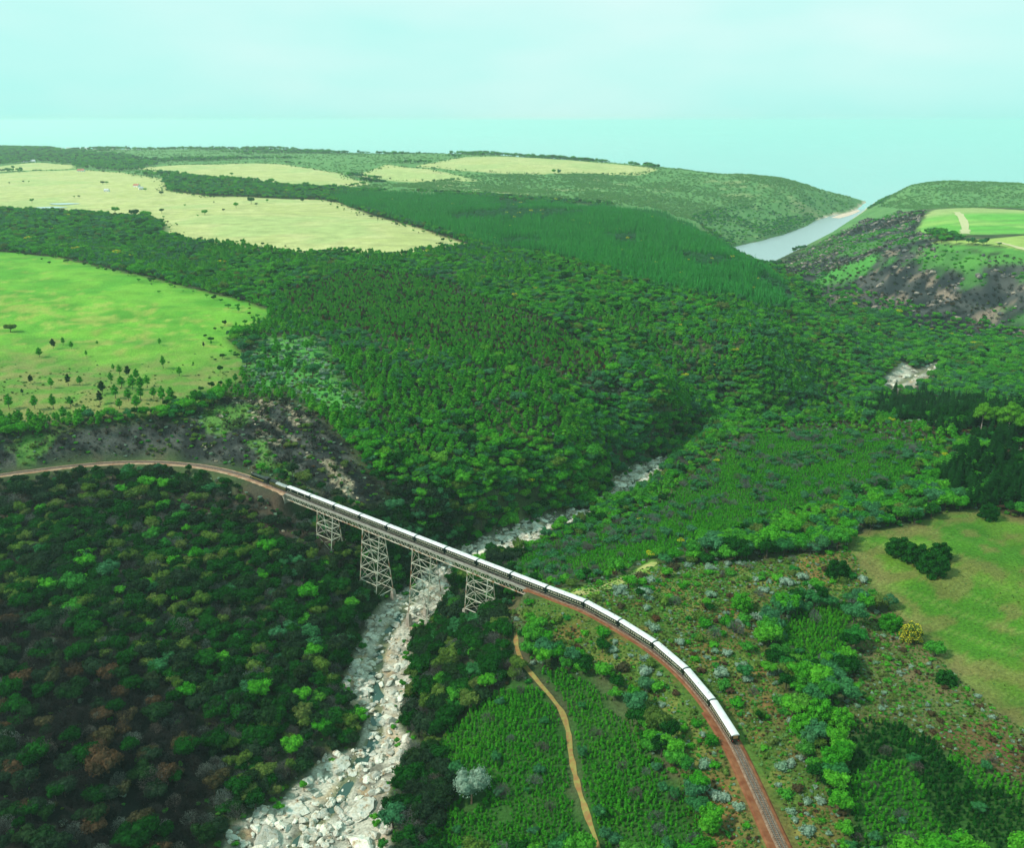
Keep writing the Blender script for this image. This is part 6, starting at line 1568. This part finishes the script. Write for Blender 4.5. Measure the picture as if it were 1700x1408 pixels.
SLABS = [rock_mesh('rock_slab', 220 + k, river_rock, 0.24 + 0.04 * (k % 3), 0.6, 16) for k in range(5)]
HILL_ROCKS = [rock_mesh('hill_rock', 240 + k, hill_rock, 0.55, 0.5) for k in range(5)]
BANK_ROCKS = [rock_mesh('bank_rock', 260 + k, bank_rock, 0.5, 0.5) for k in range(5)]

slab_lab = {'n': 'broad pale flat boulder lying beside the river in the foreground', 'm': 'pale flat boulder in the riverbed below the viaduct', 'u': 'pale flat boulder in the riverbed behind the viaduct', 'f': 'pale flat boulder at the far river bend'}
for k, (x, y, w) in enumerate(SPOT_SLAB):
    z = gz1(x, y)
    ly = 'n' if y < 300 else 'm' if y < 415 else 'u' if y < 700 else 'f'
    o = link('flat_boulder', SLABS[k % 5], loc=(x, y, z + w * 0.03), rot=(random.Random(k).uniform(-.1, .1), random.Random(k + 50).uniform(-.1, .1), k * 1.3))
    o.scale = (w * 0.62, w * 0.55, w * 0.5)
    tag(o, slab_lab[ly], 'rock', 'flat boulders in the river')

def rocks(poly, n, smin, smax, power, meshes, name, label, group, quota, cond=None, sink=0.12, label_fn=None):
    P_ = np.array(poly, float); lo, hi = P_.min(0), P_.max(0)
    x = rng.uniform(lo[0], hi[0], n); y = rng.uniform(lo[1], hi[1], n)
    ok = inside(x, y, poly)
    if cond is not None: ok &= cond(x, y)
    x, y = x[ok], y[ok]
    s_ = smin + (smax - smin) * rng.random(len(x)) ** power
    z = ground_z(x, y) + s_ * 0.5 * (0.5 - sink * 2)
    A = np.stack([x, y, z, s_ * 0.5], -1)
    app = A[:, 3] / np.sqrt(A[:, 0] ** 2 + A[:, 1] ** 2 + (A[:, 2] - CAM_Z) ** 2)
    app[~in_frame(A[:, 0], A[:, 1], A[:, 2])] = 0
    order = np.argsort(-app)
    for i in order[:quota]:
        r_ = random.Random(int(i))
        o = link(name, meshes[i % len(meshes)], loc=A[i, :3], rot=(r_.uniform(-.25, .25), r_.uniform(-.25, .25), r_.uniform(0, 6.28)))
        o.scale = (A[i, 3] * r_.uniform(.85, 1.3), A[i, 3] * r_.uniform(.85, 1.15), A[i, 3] * r_.uniform(.8, 1.2))
        tag(o, label_fn(A[i, 0], A[i, 1]) if label_fn else label, 'rock', group)
    rest = order[quota:]
    for vi in range(len(meshes)):
        sel = rest[vi::len(meshes)]
        if len(sel): mass('loose_rock', meshes[vi], A[sel], 'smaller loose stones strewn among the boulders')
def bed_label(x, y):
    if y < 268: return 'pale boulder in the riverbed at the lower edge of the picture'
    if y < 330: return 'pale boulder in the riverbed midway between viaduct and lower edge'
    if y < 400: return 'pale boulder in the riverbed just below the viaduct'
    if y < 470: return 'pale boulder in the riverbed directly behind the viaduct'
    return 'pale boulder in the riverbed bend farther behind the viaduct'
rise = lambda x, y: (ground_z(x, y) - seg_dist(x, y, RIVER)[1]) < 5.5
inview = lambda x, y: rise(x, y) & (np.abs(x) < 0.7 * y + 20)
rocks(BED_NEAR, 15000, 0.9, 5.6, 2.4, RIVER_ROCKS, 'river_boulder', None, 'boulders in the riverbed', 215, inview, label_fn=bed_label)
_up = [p for p in BED_NEAR if p[1] > 410]
rocks(_up, 1500, 2.0, 8.0, 2.2, RIVER_ROCKS, 'river_boulder', None, 'boulders in the riverbed', 30, rise, label_fn=bed_label)
rocks(BED_FAR, 260, 2.0, 8.0, 2.0, RIVER_ROCKS, 'river_boulder', 'pale boulder at the far bend of the river', 'boulders at the far bend', 20)
rocks(BURNT_BANK, 1500, 0.6, 4.2, 2.4, BANK_ROCKS, 'outcrop_rock', 'cream rock on the burnt bank behind the steam engine', 'rocks on the burnt bank', 40,
      lambda x, y: (line_dist(x, y) > 5) & ((fbm(x + y, (y - x) * 0.35, 9, 3, 91) > 0.57) & (x > -190)))
rocks(BURNT_HILL, 9000, 1.6, 12.0, 3.0, HILL_ROCKS, 'hill_rock', 'weathered rock on the burnt hill right of the lagoon', 'rocks on the burnt hill', 40,
      lambda x, y: (fbm(x, y, 22, 4, 77) > 0.52) & (np.abs(x) < 0.62 * y) & ~in_(x, y, EAST_FIELD_A, EAST_FIELD_B) & (ground_z(x, y) > 1))
_cl = [(B1[0] - 30, B1[1] - 30), (0, 250), (-30, 250), (-45, 330), (-30, 380), (-10, 375)]
rocks(_cl, 260, 0.8, 4.0, 2.0, BANK_ROCKS, 'outcrop_rock', 'tan rock showing on the spur right of the river', 'rocks on the spur', 30, lambda x, y: (fbm(x, y, 14, 3, 111) > 0.58) & ~inside(x, y, SAPLING_WEST))
_cf = [(-150, 430), (-120, 470), (-100, 440), (-60, 400), (-70, 380), (-120, 400)]
rocks(_cf, 260, 0.8, 3.6, 2.0, BANK_ROCKS, 'outcrop_rock', 'pale rock on the slope under the left end of the viaduct', 'rocks under the viaduct', 25, lambda x, y: (fbm(x, y, 14, 3, 113) > 0.56) & (line_dist(x, y) > 5))

# ------------------------------------------------------------------ farmhouses and the far village
wall_w = noise_mat('house_wall', (0.70, 0.68, 0.64), (0.80, 0.78, 0.74), 0.3)
roof_r = noise_mat('house_roof_red', (0.34, 0.10, 0.07), (0.45, 0.17, 0.12), 0.5)
roof_g = noise_mat('house_roof_grey', (0.42, 0.43, 0.44), (0.58, 0.58, 0.58), 0.5)
pane_m = glass_m
def house(name, x, y, w, d, h_, roofm, rz, label, group, detail=True):
    z = min(gz1(x + sx * w / 2, y + sy * d / 2) for sx in (-1, 1) for sy in (-1, 1)) - 0.3
    e = link(name, None, loc=(x, y, z), rot=(0, 0, rz))
    tag(e, label, 'house', group)
    m = MB(); m.box(-w / 2, w / 2, -d / 2, d / 2, 0, h_ + 0.3)
    m.add([(sx * w / 2, sy, zz) for sx in (-1, 1) for sy, zz in ((-d / 2, h_ + 0.302), (d / 2, h_ + 0.302), (0, h_ + d * 0.38))], [(0, 2, 1), (3, 4, 5)])
    wl = m.build('wall', wall_w, e)
    m = MB(); o_ = 0.5
    for sy in (-1, 1):
        a, b_ = (sy * (d / 2 + o_), h_ + 0.05), (0, h_ + d * 0.42)
        m.add([(sx * (w / 2 + o_), p[0], p[1] + q) for sx in (-1, 1) for p in (a, b_) for q in (0, 0.25)], [(0, 1, 3, 2), (4, 6, 7, 5), (0, 4, 5, 1), (2, 3, 7, 6), (0, 2, 6, 4), (1, 5, 7, 3)])
    rf = m.build('roof', roofm, e)
    if detail:
        m = MB(); m.box(w * 0.2, w * 0.2 + 1.0, -0.5, 0.5, h_ + d * 0.2, h_ + d * 0.42 + 1.4); m.build('chimney', wall_w, rf)
        m = MB(); m.box(-0.6, 0.6, -d / 2 - 0.06, -d / 2 - 0.003, 0.3, 2.5); m.build('door', wood_m, e)
        for q in (-0.33, 0.33):
            m = MB(); m.box(q * w - 0.8, q * w + 0.8, -d / 2 - 0.06, -d / 2 - 0.003, 1.2, 2.6); m.build('window', pane_m, e)
hl = [('white farmhouse with a red roof among trees in the far field', roof_r), ('small white cottage left of the red roofed farmhouse', roof_g), ('farmhouse with a red roof beside the dark far wood', roof_r),
      ('long white farm building at the foot of the dark far wood', roof_g), ('white farm shed at the left end of the dark far wood', roof_g), ('grey shed right behind the red roofed farmhouse', roof_g)]
for k, (x, y, w) in enumerate(SPOT_COTTAGE):
    house('farmhouse', x, y, w * 1.3, w * 0.7, 4.0, hl[k][1], 0.2 * (k - 2), hl[k][0], None)
vn = 0
for k, (x, y, w) in enumerate(SPOT_TOWN):
    r_ = random.Random(k)
    if not (3000 < y < 7000) or gz1(x, y) < 10 or r_.random() < 0.25: continue
    house('village_house', x + r_.uniform(-25, 25), y + r_.uniform(-60, 60), w * 1.5, w, 5.0, roof_r if r_.random() < 0.4 else roof_g, r_.uniform(-.5, .5), 'tiny pale village house on the skyline at the far left', 'village on the skyline', False)
# sand bar where the lagoon meets the sea
